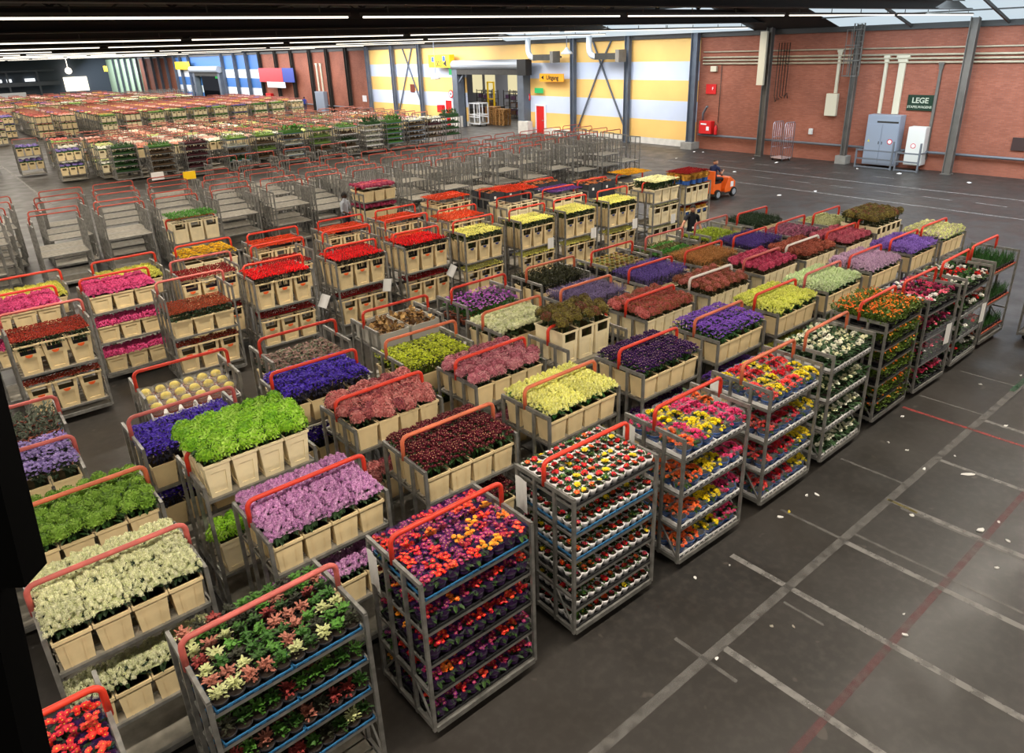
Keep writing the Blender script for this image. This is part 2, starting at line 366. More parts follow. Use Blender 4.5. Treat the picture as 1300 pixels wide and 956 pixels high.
# ------------------------------------------------------------------ trolleys, buckets, trays, pots (meshes shared, objects individual)
STEEL = mat('worn galvanised steel', '#878580', 0.5, 0.55, 0.10, 0.22, 9)
DARKST = mat('dark steel', '#3a3834', 0.55, 0.4, 0.05, 0.15, 6)
DECK = mat('grey plywood deck', '#8c867a', 0.7, 0, 0.10, 0.2, 7)
REDP = mat('red painted tube', '#cf3a26', 0.42, 0, 0.12, 0.1, 5)
WHITEP = mat('white painted tube', '#d8d0c8', 0.42)
RUBBER = mat('black rubber', '#1a1918', 0.8)
CREAM = mat('cream bucket plastic', '#e4cd9e', 0.5, 0, 0.06, 0.06, 6)
PALEC = mat('pale cream bucket plastic', '#ecdcb4', 0.5, 0, 0.05, 0.06, 6)
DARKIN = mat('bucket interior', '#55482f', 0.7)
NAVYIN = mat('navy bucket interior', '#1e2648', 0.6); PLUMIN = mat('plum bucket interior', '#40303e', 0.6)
ORANGEL = mat('orange bucket label', '#e4602a', 0.5)
BLUEL = mat('navy bucket band', '#2a3a72', 0.5)
PAPER = mat('white paper', '#e6e4e0', 0.7, 0, 0.04)
CW, CD, CH, HZ = 1.30, 0.94, 1.88, 2.14       # trolley width, depth, rail height, handle height
def m_end():
    mb = MB()
    for y in (-0.455, -0.16, 0.16, 0.455): mb.bar((0, y, 0.13), (0, y, CH), 0.036)
    for z, h in ((CH, 0.05), (0.62, 0.03), (0.17, 0.05)): mb.bar((0, -0.47, z), (0, 0.47, z), 0.032, h)
    mb.bar((0, -0.455, 0.2), (0, -0.16, 0.6), 0.02); mb.bar((0, 0.455, 0.2), (0, 0.16, 0.6), 0.02)
    return mb.mesh('end_frame', STEEL)
def m_base():
    mb = MB(); w = CW / 2 - 0.02
    mb.bar((-w, -0.455, 0.145), (w, -0.455, 0.145), 0.05, 0.06); mb.bar((-w, 0.455, 0.145), (w, 0.455, 0.145), 0.05, 0.06)
    for x in (-0.4, 0, 0.4): mb.bar((x, -0.45, 0.13), (x, 0.45, 0.13), 0.04, 0.03)
    mb.box(-w, -0.43, 0.15, w, 0.43, 0.172, 1)
    return mb.mesh('base', [STEEL, DECK])
def m_wheel():
    mb = MB(); r = 0.062
    n = 14
    for x, rr in ((-0.018, r * 0.93), (0.018, r * 0.93)): pass
    prof = [(-0.02, 0.015), (-0.02, r * 0.9), (-0.014, r), (0.014, r), (0.02, r * 0.9), (0.02, 0.015)]
    vs = []; fs = []
    for x, rr in prof:
        for k in range(n): vs.append((x, rr * math.cos(2 * PI * k / n), 0.062 + rr * math.sin(2 * PI * k / n)))
    for i in range(len(prof) - 1):
        for k in range(n): fs.append((i * n + k, i * n + (k + 1) % n, (i + 1) * n + (k + 1) % n, (i + 1) * n + k))
    mb.add(vs, fs, 0); mb.box(-0.03, -0.02, 0.05, -0.022, 0.02, 0.125, 1); mb.box(0.022, -0.02, 0.05, 0.03, 0.02, 0.125, 1)
    mb.box(-0.03, -0.03, 0.115, 0.03, 0.03, 0.128, 1)
    return mb.mesh('wheel', [RUBBER, STEEL])
def m_handle(m, r=0.0255):
    mb = MB(); w = CW / 2 - 0.0
    pts = [(-w, 0, CH - 0.03), (-w, 0, HZ - 0.075)]
    for k in range(1, 5):
        a = PI / 2 * k / 4; pts.append((-w + 0.075 * (1 - math.cos(a)), 0, HZ - 0.075 + 0.075 * math.sin(a)))
    pts += [(-x, 0, z) for x, _, z in pts[::-1]]
    mb.tube(pts, r, 8)
    return mb.mesh('handle', m, True)
def m_shelf():
    mb = MB(); w = CW / 2 - 0.025
    for y in (-0.44, 0.44): mb.bar((-w, y, -0.015), (w, y, -0.015), 0.03, 0.035)
    for x in (-w, w): mb.bar((x, -0.44, -0.015), (x, 0.44, -0.015), 0.03, 0.03)
    for k in range(6):
        y = -0.365 + k * 0.146; mb.box(-w, y - 0.058, -0.014, w, y + 0.058, 0.0, 1)
    for x in (-0.3, 0.3): mb.bar((x, -0.43, -0.022), (x, 0.43, -0.022), 0.03, 0.012)
    return mb.mesh('shelf', [STEEL, DECK])
ME_END, ME_BASE, ME_WHEEL, ME_SHELF = m_end(), m_base(), m_wheel(), m_shelf()
ME_HRED, ME_HWHITE = m_handle(REDP), m_handle(WHITEP)
ME_HFADE = [m_handle(mat('sun faded orange tube', '#cf6c4a', 0.45, 0, 0.1, 0.15, 4)), m_handle(mat('scuffed pink red tube', '#c4625a', 0.45, 0, 0.1, 0.2, 5))]
ME_HDULL = m_handle(mat('dull red tube', '#b04a3a', 0.5, 0, 0.15, 0.15, 5), 0.02)
def trolley(x, y, rz, label, shelves, group=None, name='flower_trolley', white=False, wheels=True, handle=True):
    t = thing(name, label, 'trolley', (x, y, 0), rz, group)
    link('base', ME_BASE, t)
    for sx in (-1, 1): link('end_frame', ME_END, t, (sx * (CW / 2 - 0.004), 0, 0))
    if handle:
        h = link('handle', ME_HWHITE if white else (ME_HDULL if name == 'empty_trolley' else (ME_HFADE[0] if any(q in label for q in ('of maroon', 'of pale yellow stocks', 'chartreuse', 'ivory', 'grey lavender', 'white primroses', 'green viburnum')) else (ME_HFADE[1] if any(q in label for q in ('cacti and green', 'santolina', 'lilac statice', 'white stocks', 'lettuce', 'copper', 'greenish white')) else ME_HRED))), t)
        if white: h['label'] = 'white painted handle bar'
    for z in shelves: link('shelf', ME_SHELF, t, (0, 0, z))
    if wheels:
        for sx in (-0.48, 0.48):
            for sy in (-0.34, 0.34): link('wheel', ME_WHEEL, t, (sx, sy, 0))
    return t
# ---- buckets
def bucket_walls(mb, w, d, h, t, window, recess):
    W, D = w / 2, d / 2; b = t
    mb.box(-W * b, -D * b, 0, W * b, D * b, 0.012)
    def lerp(z): k = b + (1 - b) * z / h; return W * k, D * k
    zs = [0.0, h]
    for side in range(4):
        def P(u, z, off=0.0):
            a, c = lerp(z); q = ((u * a, -c + off), (a - off, u * c), (-u * a, c - off), (-a + off, -u * c))[side]
            return (q[0], q[1], z)
        def quad(u0, u1, z0, z1, mi=0, off=0.0):
            p = [P(u0, z0, off), P(u1, z0, off), P(u1, z1, off), P(u0, z1, off)]
            mb.add(p, [(0, 1, 2, 3)], mi)
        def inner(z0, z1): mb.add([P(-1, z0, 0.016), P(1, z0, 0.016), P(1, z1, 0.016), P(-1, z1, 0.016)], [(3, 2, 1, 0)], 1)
        front = side in (0, 2)
        def panel(z0, z1):
            # recessed panel with reveal faces
            quad(-1, -0.62, z0, z1); quad(0.62, 1, z0, z1)
            k = 0.012
            quad(-0.62, 0.62, z0, z1, 0, k)
            for u in (-0.62, 0.62): mb.add([P(u, z0), P(u, z1), P(u, z1, k), P(u, z0, k)], [(0, 1, 2, 3)])
            for z in (z0, z1): mb.add([P(-0.62, z), P(0.62, z), P(0.62, z, k), P(-0.62, z, k)], [(0, 1, 2, 3)])
        if window and front:
            za, zb = h * 0.68, h * 0.93
            quad(-1, 1, 0, h * 0.1); panel(h * 0.1, h * 0.56); quad(-1, 1, h * 0.56, za); quad(-1, -0.68, za, zb); quad(0.68, 1, za, zb); quad(-1, 1, zb, h)
            inner(0.01, za); 
        elif recess:
            quad(-1, 1, 0, h * 0.12); panel(h * 0.12, h * 0.72); quad(-1, 1, h * 0.72, h); inner(0.01, h)
        else:
            quad(-1, 1, 0, h); inner(0.01, h)
            for u in (-0.5, 0.5):
                p = [P(u - 0.05, 0.0, -0.006), P(u + 0.05, 0.0, -0.006), P(u + 0.05, h * 0.9, -0.006), P(u - 0.05, h * 0.9, -0.006)]
                mb.add(p, [(0, 1, 2, 3)])
    e = 0.011
    for x0, y0, x1, y1 in ((-W - e, -D - e, W + e, -D + 0.006), (-W - e, D - 0.006, W + e, D + e), (-W - e, -D, -W + 0.006, D), (W - 0.006, -D, W + e, D)):
        mb.box(x0, y0, h - 0.03, x1, y1, h)
_bk = {}
def bucket_mesh(kind, w, d):
    k = (kind, round(w, 3), round(d, 3))
    if k not in _bk:
        mb = MB(); h = BH[kind]
        bucket_walls(mb, w - 0.03, d - 0.03, h, {'wide': 0.86, 'tall': 0.77, 'box': 0.84, 'slim': 0.88, 'pale': 0.8, 'blue': 0.77}[kind], kind in ('tall', 'slim', 'blue'), kind in ('box', 'pale'))
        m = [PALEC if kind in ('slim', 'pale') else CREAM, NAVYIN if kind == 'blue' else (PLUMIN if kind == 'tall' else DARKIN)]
        me = mb.mesh('bucket_' + kind, m)
        lab = None
        if kind in ('tall', 'blue'):
            lb = MB(); y = -(d - 0.03) / 2 * 0.96 - 0.004; c = 0.06
            n = 10
            vs = [(c * math.cos(PI * q / n + PI), y, h * 0.67 + c * 0.9 * math.sin(PI * q / n + PI)) for q in range(n + 1)]
            vs2 = [(a, y - 0.004, z) for a, _, z in vs]; N = n + 1
            lb.add(vs + vs2, [tuple(range(N))[::-1], tuple(range(N, 2 * N))] + [(q, (q + 1) % N, N + (q + 1) % N, N + q) for q in range(N)])
            lab = lb.mesh('bucket_label', BLUEL if kind == 'blue' else ORANGEL)
        _bk[k] = (me, lab)
    return _bk[k]
BH = {'wide': 0.31, 'tall': 0.56, 'box': 0.35, 'slim': 0.55, 'pale': 0.42, 'blue': 0.56}
ROWW = {1: ['single row'], 2: ['front row', 'back row'], 3: ['front row', 'middle row', 'back row'], 4: ['front row', 'second row', 'third row', 'back row']}
ORD = ['first', 'second', 'third', 'fourth', 'fifth', 'sixth', 'seventh', 'eighth', 'ninth', 'tenth', 'eleventh', 'twelfth', 'thirteenth', 'fourteenth', 'fifteenth', 'sixteenth', 'seventeenth', 'eighteenth']
def colw(i, n):
    if n == 1: return ''
    if i == 0: return 'leftmost'
    if i == n - 1: return 'rightmost'
    return ORD[i] + ' from left'
def roww(j, n):
    if n in ROWW: return ROWW[n][j]
    return 'front row' if j == 0 else ('back row' if j == n - 1 else ORD[j] + ' row')
def world(x, y, rz, lx, ly):
    c, s = math.cos(rz), math.sin(rz); return x + lx * c - ly * s, y + lx * s + ly * c
N_BK = [0]
WRAPS = ('bund',); _wr = {}
def wrap_mesh(spk, w, d, h):
    """paper cone round the stems: blue below, amber above"""
    k = (spk, round(h, 3))
    if k not in _wr:
        mb = MB(); n = 16
        for a, b, mi in ((0.60, 0.74, 0), (0.74, 0.92, 1)):
            def R(q): return 0.36 + 0.14 * q
            lo = [(w * R(a) * math.cos(2 * PI * i / n), d * R(a) * math.sin(2 * PI * i / n), h * a) for i in range(n)]; hi = [(w * R(b) * math.cos(2 * PI * i / n), d * R(b) * math.sin(2 * PI * i / n), h * (b + (.015 if i % 2 else 0))) for i in range(n)]
            mb.add(lo + hi, [(i, (i + 1) % n, n + (i + 1) % n, n + i) for i in range(n)], mi)
        _wr[k] = mb.mesh('wrapper', [mat('blue wrapper', '#2a56a0', .5), mat('amber wrapper', '#b8842c', .5)])
    return _wr[k]
def bucket_level(cart, z, kind, nx, ny, spk, hgt, lev='', rows=None, cols=None, dy=0.0, d=None, w=None, fol=True, vis=None):
    """a shelf of flower buckets: bouquets everywhere, buckets where the neighbours leave them in sight"""
    x, y, rz, nm = cart; w = w or (CW - 0.07) / nx; d = d or 0.90 / ny
    s = SP[spk]; var = bouquet_meshes(spk, w, d, hgt); bm, lab = bucket_mesh(kind, w, d)
    for j in range(ny) if rows is None else rows:
        for i in range(nx) if cols is None else cols:
            lx = (i - (nx - 1) / 2) * w; ly = (j - (ny - 1) / 2) * d + dy
            wx, wy = world(x, y, rz, lx, ly); pos = ' '.join(q for q in (roww(j, ny), colw(i, nx)) if q)
            if lev: pos += ', ' + lev
            a, b = var[R_.randrange(len(var))]
            o = link(s['name'].replace(' ', '_') + '_bouquet', a, None, (wx, wy, z + 0.014), rz)
            tag(o, f"{s['colour']} {s['name']} bunch, {pos}, {nm}", 'flower bunch', f"{s['colour']} {s['name']} bunches, {nm}")
            if fol: link('foliage', b, o)
            if spk in WRAPS: link('wrapper', wrap_mesh(spk, w, d, hgt), o)['label'] = 'blue and amber paper wrapper'
            if j == 0 or (i == 0 and rows is None and vis != 'front'): BQ.append((math.hypot(wx, wy) + (0 if rows is None else 4 + 0.3 * wy), kind, w, d, (wx, wy, z), rz, pos, nm))
BQ = []
def make_buckets(most=295):
    """the buckets that show largest stand as objects; the rest, farther off, join the far mass"""
    BQ.sort(key=lambda q: q[0])
    for q, (_, kind, w, d, p, rz, pos, nm) in enumerate(BQ):
        bm, lab = bucket_mesh(kind, w, d)
        if q < most:
            k = link('flower_bucket', bm, None, p, rz)
            tag(k, f"{'pale' if kind in ('slim', 'pale') else 'cream'} plastic bucket, {pos}, {nm}", 'bucket', f"buckets, {nm}")
            if lab: l = link('bucket_label', lab, k); l['label'] = ('navy' if kind == 'blue' else 'orange') + ' half round bucket label'
        else:
            for me in ([bm, lab] if lab else [bm]):
                o = len(fb.v); c, s_ = math.cos(rz), math.sin(rz)
                fb.v.extend((p[0] + v.co.x * c - v.co.y * s_, p[1] + v.co.x * s_ + v.co.y * c, p[2] + v.co.z) for v in me.vertices)
                for f in me.polygons:
                    fb.f.append([o + i for i in f.vertices]); fb.m.append((3 if kind != 'blue' else 4) if me is lab else (1 if f.material_index == 1 else (2 if kind in ('slim', 'pale') else 0)))
# ---- trays
def m_tray(w, d, m):
    mb = MB(); W, D = w / 2, d / 2; hr = 0.05 if m is TRAYM['white'] else 0.028
    mb.box(-W, -D, 0, W, D, 0.008, 1)
    for x0, y0, x1, y1 in ((-W, -D, W, -D + 0.012), (-W, D - 0.012, W, D), (-W, -D, -W + 0.012, D), (W - 0.012, -D, W, D)): mb.box(x0, y0, 0, x1, y1, hr)
    for k in range(6):
        u = -W + w * (k + 0.5) / 6; mb.box(u - 0.03, -D - 0.003, 0.012, u + 0.03, -D + 0.001, hr * 0.55, 2)
    return mb.mesh('tray', [m, TRAYM['black'] if m is TRAYM['blue'] else m, TRAYM['black']])  # blue trays get a black floor: shade between the pots put into colour
TRAYM = {'blue': mat('blue tray plastic', '#2f6a96', 0.5), 'white': mat('white tray plastic', '#e4e2e0', 0.5), 'black': mat('black tray plastic', '#1c1c1e', 0.6), 'terracotta': mat('terracotta tray plastic', '#a04c34', 0.6), 'grey': mat('grey tray plastic', '#8a8a88', 0.6)}
_tr = {}
# ---- potted plants: each kind gives (pot mesh builder, plant mesh builder)
GREEN = mat('pot leaf green', '#3c6a28', 0.5, 0, 0.15, 0.2, 20); DGREEN = mat('dark leaf green', '#2e4a1c', 0.5, 0, 0.15, 0.2, 20)
def petals(h): return mat('petal ' + h, h, 0.6, 0, 0.12, 0.1, 30)
def plant_mesh(kind, colour, r, h, rnd):
    """plant standing in a pot of radius r; z=0 is the soil"""
    mb = MB(); p = petals(colour)
    def pt(t, x, y, z, s, tilt=0.4, mm=None): mb.put(*t, rmat(rnd.random() * 6.28, rnd.uniform(-tilt, tilt), rnd.random() * 6.28, s, (x, y, z)), mm)
    def leaves(n, L, z0, z1, tl=(-0.9, 0.2), mi=3):
        for _ in range(n):
            a = rnd.random() * 6.28; q = rnd.random() * r * 0.7
            mb.put(T_LEAF[0], T_LEAF[1], [mi] * 6, rmat(a, rnd.uniform(*tl), 0, L * rnd.uniform(0.7, 1.2), (q * math.cos(a), q * math.sin(a), rnd.uniform(z0, z1))))
    centre = petals('#e8c23c')
    if kind == 'cup':
        leaves(7, r * 0.9, h * 0.2, h * 0.5)
        for k in range(rnd.choice((1, 1, 2, 3))): pt(T_CUPF, rnd.uniform(-.3, .3) * r, rnd.uniform(-.3, .3) * r, h * 0.5, r * rnd.uniform(0.45, 0.65))
    elif kind == 'primula':
        leaves(9, r * 1.3, h * 0.15, h * 0.4, (-0.5, 0.3))
        for k in range(13): pt(T_CUPF, rnd.uniform(-.8, .8) * r, rnd.uniform(-.8, .8) * r, h * rnd.uniform(0.55, 0.95), r * rnd.uniform(0.3, 0.44))
    elif kind == 'begonia':
        leaves(10, r * 1.2, h * 0.2, h * 0.5, (-0.7, 0.3))
        for k in range(32):
            a = rnd.random() * 6.28; q = r * 1.25 * math.sqrt(rnd.random()); pt(T_ROSE, q * math.cos(a), q * math.sin(a), h * (0.95 - 0.35 * (q / r) ** 2), r * 0.29, 0.6)
    elif kind == 'white':
        leaves(16, r * 1.5, h * 0.2, h * 0.7, (-0.8, 0.3))
        for k in range(6): pt(T_POM, rnd.uniform(-.7, .7) * r, rnd.uniform(-.7, .7) * r, h * rnd.uniform(0.7, 0.95), r * rnd.uniform(0.34, 0.5))
    elif kind == 'marigold':
        for k in range(110):
            a = rnd.random() * 6.28; q = r * 2.0 * math.sqrt(rnd.random()); mb.put(T_LEAF[0], T_LEAF[1], [3] * 6, rmat(a + rnd.uniform(-1, 1), rnd.uniform(-1.2, -0.1), 0, r * 0.75 * rnd.uniform(0.7, 1.2), (q * math.cos(a), q * math.sin(a), h * rnd.uniform(0.15, 0.85))))
        for k in range(13):
            a = rnd.random() * 6.28; q = r * 1.9 * math.sqrt(rnd.random()); pt(T_POM, q * math.cos(a), q * math.sin(a), h * rnd.uniform(0.75, 1.0), r * 0.24, 0.5)
    elif kind == 'cyclamen':
        leaves(12, r * 1.1, h * 0.2, h * 0.45, (-0.5, 0.3), 3)
        for k in range(7): pt(T_ROSE, rnd.uniform(-.8, .8) * r, rnd.uniform(-.8, .8) * r, h * rnd.uniform(0.65, 1.0), r * rnd.uniform(0.3, 0.42), 0.5)
    elif kind == 'daffodil':
        for k in range(26): mb.put(BLADES[k % 3][0], BLADES[k % 3][1], [3, 3], rmat(rnd.random() * 6.28, rnd.uniform(-0.2, 0.2), 0, h * rnd.uniform(0.6, 1.05), (rnd.uniform(-.7, .7) * r, rnd.uniform(-.7, .7) * r, 0)))
    elif kind == 'cactus':
        n = 14; vs = []; fs = []
        for i in range(7):
            t = PI * 0.62 * i / 6
            for k in range(n):
                q = r * 0.8 * math.sin(max(t, 0.04)) * (1 + 0.1 * (k % 2)); a = 2 * PI * k / n; vs.append((q * math.cos(a), q * math.sin(a), r * 0.55 + r * 0.75 * math.cos(t)))
        for i in range(6):
            for k in range(n): fs.append((i * n + k, i * n + n + k, i * n + n + (k + 1) % n, i * n + (k + 1) % n))
        fs.append(tuple(range(n))); mb.add(vs, fs, 0)
    elif kind == 'greyleaf':
        for k in range(40):
            a = rnd.random() * 6.28; q = r * 1.1 * math.sqrt(rnd.random()); mb.put(T_LEAF[0], T_LEAF[1], [0] * 6, rmat(a, rnd.uniform(-1.2, -0.1), 0, r * 0.62, (q * math.cos(a), q * math.sin(a), h * rnd.uniform(0.3, 0.85))))
    elif kind == 'campanula':
        leaves(26, r * 1.1, 0.05, h * 0.6, (-1.3, -0.2))
        for k in range(14): pt(T_CUPF, rnd.uniform(-1, 1) * r, rnd.uniform(-1, 1) * r, h * rnd.uniform(0.72, 1.05), r * 0.34, 0.8)
    elif kind == 'rosette':
        pt(T_ROSETTE, 0, 0, h * 0.3, r * 1.25, 0.15); pt(T_ROSETTE, 0, 0, h * 0.45, r * 0.8, 0.2)
    elif kind == 'lettuce':
        for k in range(22):
            a = rnd.random() * 6.28; q = r * 0.8 * math.sqrt(rnd.random()); mb.put(T_LEAF[0], T_LEAF[1], [0] * 6, rmat(a, rnd.uniform(-1.1, -0.2), 0, r * 0.85, (q * math.cos(a), q * math.sin(a), h * rnd.uniform(0.1, 0.45))))
    elif kind == 'mix':
        leaves(38, r * 0.62, h * .1, h * .8, (-1.0, .1), 0)
        pt(T_ROSETTE, 0, 0, h * 0.55, r * 0.7, 0.3)
        for k in range(8): pt(T_FLORET, rnd.uniform(-.6, .6) * r, rnd.uniform(-.6, .6) * r, h * rnd.uniform(0.6, 0.9), r * 0.3, 0.6)
    lf = {'marigold': mat('marigold leaf', '#5c7424', .5, 0, .15, .25, 20), 'daffodil': mat('daffodil leaf', '#2f5a26', 0.5, 0, .1), 'cyclamen': DGREEN, 'white': mat('primrose leaf', '#3f5c38', .5, 0, .12), 'campanula': GREEN}.get(kind, DGREEN)
    second = p
    if kind == 'rosette': second = petals('#b8a05a')
    return mb.mesh(kind + '_plant', [p, second, centre, lf])
def pot_mesh(kind, r, h, m):
    mb = MB()
    if kind == 'cup': mb.lathe([(r * 0.62, 0), (r * 0.85, h * 0.55), (r * 1.04, h), (r * 0.97, h), (r * 0.84, h * 0.6)], 18, wob=0.06, wn=6)
    else: mb.lathe([(r * 0.72, 0), (r * 0.93, h * 0.78), (r * 0.93, h * 0.8), (r * 1.02, h * 0.8), (r * 1.02, h), (r * 0.9, h), (r * 0.86, h * 0.85)], 14)
    n = 14; o = MB()
    mb.add([(r * 0.86 * math.cos(2 * PI * k / n), r * 0.86 * math.sin(2 * PI * k / n), h * 0.82) for k in range(n)], [tuple(range(n))], 1)
    return mb.mesh('pot_' + kind, [m, mat('potting soil', '#2a2018', 0.9)], True)
POTM = {'white cup': mat('white paper cup', '#e8e4e4', 0.5, 0, 0.03), 'black': mat('black pot plastic', '#1e1c20', 0.5), 'blue': mat('blue pot plastic', '#28569c', 0.4, 0, 0.1), 'terracotta': mat('terracotta pot', '#8e4a34', 0.7, 0, 0.08, 0.1, 20), 'green': mat('green pot plastic', '#2c4a2a', 0.5)}
def sleeve_mesh(r, h, m):
    mb = MB(); n = 12; vs = []
    for rr, z in ((r * 0.9, 0.0), (r * 1.28, h)):
        for k in range(n): vs.append((rr * math.cos(2 * PI * k / n), rr * math.sin(2 * PI * k / n), z + (0.012 * (k % 2) if z else 0)))
    mb.add(vs, [(k, (k + 1) % n, n + (k + 1) % n, n + k) for k in range(n)])
    return mb.mesh('sleeve', m, True)
PK = {}
def potkind(key, name, kind, pot, colours, ph, h, sleeve=None, rf=0.44):
    """colours: list of (word, hex)"""
    PK[key] = dict(name=name, kind=kind, pot=pot, colours=colours, ph=ph, h=h, sleeve=sleeve, rf=rf)
potkind('cup', 'primula_cup', 'cup', 'white cup', [('red', '#d01824'), ('red', '#c8142a'), ('pink', '#e04a6a'), ('yellow', '#e8d020'), ('orange', '#e8602a'), ('red', '#d83038'), ('green budded', '#3c6a2a')], 0.095, 0.055, rf=0.56)
potkind('prim', 'potted_primula', 'primula', 'black', [('red', '#d82438'), ('orange', '#f07824'), ('magenta', '#a82458'), ('coral', '#f04a3a'), ('amber', '#f4a024'), ('crimson', '#b01838'), ('plum', '#8a2a6a'), ('scarlet', '#e83028'), ('plum', '#842a6e'), ('magenta', '#a8286a'), ('red', '#cc2038')], 0.085, 0.13, 'violet', rf=0.52)
potkind('begm', 'potted_begonia', 'begonia', 'blue', [('pink', '#e84a86'), ('orange', '#f07a3a'), ('yellow', '#f0dc24'), ('coral', '#ee5a5a')], 0.10, 0.16, 'clear', rf=0.50)
potkind('begr', 'potted_begonia', 'begonia', 'blue', [('red', '#d82a3a'), ('salmon', '#f0605a'), ('yellow', '#f0dc30'), ('crimson', '#b01e3a')], 0.10, 0.16, 'clear', rf=0.50)
potkind('whit', 'potted_primrose', 'white', 'green', [('white', '#ecead8'), ('creamy white', '#e8e6c4')], 0.08, 0.15, rf=0.54)
potkind('mari', 'potted_marigold', 'marigold', 'black', [('orange', '#e87a18'), ('amber', '#e8961c')], 0.08, 0.23, rf=0.46)
potkind('cycl', 'potted_cyclamen', 'cyclamen', 'black', [('pink', '#e87a92'), ('magenta', '#a02458'), ('white', '#eae6e4'), ('rose', '#d84a72')], 0.085, 0.17, rf=0.54)
potkind('cycr', 'potted_cyclamen', 'cyclamen', 'black', [('white', '#eae8e4'), ('red', '#d0201c'), ('white', '#e6e4dc'), ('green leaved', '#3c6a2c')], 0.085, 0.15, rf=0.54)
potkind('daff', 'potted_daffodil', 'daffodil', 'black', [('green shooted', '#2f5a26')], 0.075, 0.24)
potkind('cact', 'potted_cactus', 'cactus', 'terracotta', [('yellow', '#c8b45a')], 0.10, 0.12, 'clear')
potkind('grey', 'potted_santolina', 'greyleaf', 'terracotta', [('grey green', '#5c6454')], 0.09, 0.16, rf=0.56)
potkind('camp', 'potted_campanula', 'campanula', 'terracotta', [('magenta violet', '#a04ab4'), ('orchid', '#b060c0')], 0.10, 0.30)
potkind('cabb', 'potted_cabbage', 'rosette', 'black', [('olive', '#6a7034'), ('yellow green', '#8c9440'), ('dusky red', '#7c4a3c'), ('cream green', '#a09a5c')], 0.08, 0.13, rf=0.52)
potkind('letg', 'potted_lettuce', 'lettuce', 'black', [('bright green', '#4a9030')], 0.06, 0.10, rf=.56)
potkind('leto', 'potted_lettuce', 'lettuce', 'black', [('olive brown', '#6a6430')], 0.06, 0.10, rf=.56)
potkind('lety', 'potted_lettuce', 'lettuce', 'black', [('yellow green', '#96a828')], 0.06, 0.10, rf=.56)
potkind('kal', 'potted_kalanchoe', 'mix', 'black', [('dark green', '#34601c'), ('leaf green', '#4a7a28'), ('deep green', '#2c4e18'), ('bronze red', '#8c3430'), ('cream', '#b8bc84'), ('dark', '#2e3020'), ('dark green', '#3a641e'), ('salmon', '#a86a58')], 0.06, 0.12, rf=0.56)
_pt = {}
def pot_level(cart, z, nx, ny, key, tray='white', lev='', full=True, rows=None, pick=None, ntray=2, deep=2):
    """a shelf of trays with potted plants; below the top shelf only the rows and the end that show"""
    x, y, rz, nm = cart; pk = PK[key]; w = (CW - 0.08) / nx; d = 0.90 / ny; r = min(w, d) * pk['rf']; r = r; ph = pk['ph']
    tk = (tray, ntray)
    if tk not in _tr: _tr[tk] = m_tray((CW - 0.075) / ntray - 0.004, 0.91, TRAYM[tray])
    for k in range(ntray):
        wx, wy = world(x, y, rz, (k - (ntray - 1) / 2) * (CW - 0.075) / ntray, 0)
        t = link('plant_tray', _tr[tk], None, (wx, wy, z + 0.001), rz)
        tag(t, f"{tray} plastic tray, {colw(k, ntray)}{', ' + lev if lev else ''}, {nm}".replace(' ,', ','), 'tray', 'plant trays, ' + nm)
    kk = (key, round(r, 4))
    if kk not in _pt:
        rnd = random.Random(len(_pt) * 17 + 3)
        _pt[kk] = (pot_mesh(pk['kind'] if pk['kind'] == 'cup' else 'pot', r, ph, POTM[pk['pot']]),
                   [[plant_mesh(pk['kind'], c[1], r, pk['h'], rnd) for _ in range(3)] for c in pk['colours']],
                   sleeve_mesh(r, ph * 0.5 + pk['h'] * 0.75, {'violet': clear('violet print sleeve', '#6a3a8a', 0.32), 'clear': clear('clear plastic sleeve', '#e4e6ea', 0.22, 0.15)}[pk['sleeve']]) if pk['sleeve'] else None)
    pm, pl, sl = _pt[kk]
    for j in range(ny):
        for i in range(nx):
            if not full and not (j < deep or i == 0): continue
            if rows is not None and j not in rows: continue
            c = pick(i, j) if pick else R_.randrange(len(pk['colours']))
            wx, wy = world(x, y, rz, (i - (nx - 1) / 2) * w, (j - (ny - 1) / 2) * d)
            o = link(pk['name'], pm, None, (wx, wy, z + 0.010), rz + R_.random())
            b = pk['name'].replace('potted_', 'potted ').replace('_', ' ')
            tag(o, f"{pk['colours'][c][0]} {b}, {roww(j, ny)}, {colw(i, nx)}{', ' + lev if lev else ''}, {nm}", 'potted plant', f"{b} plants, {nm}")
            link('plant', pl[c][R_.randrange(3)], o, (0, 0, ph * 0.82), R_.random() * 6)
            if sl: s = link('sleeve', sl, o, (0, 0, ph * 0.4)); s['label'] = 'plastic flower sleeve'
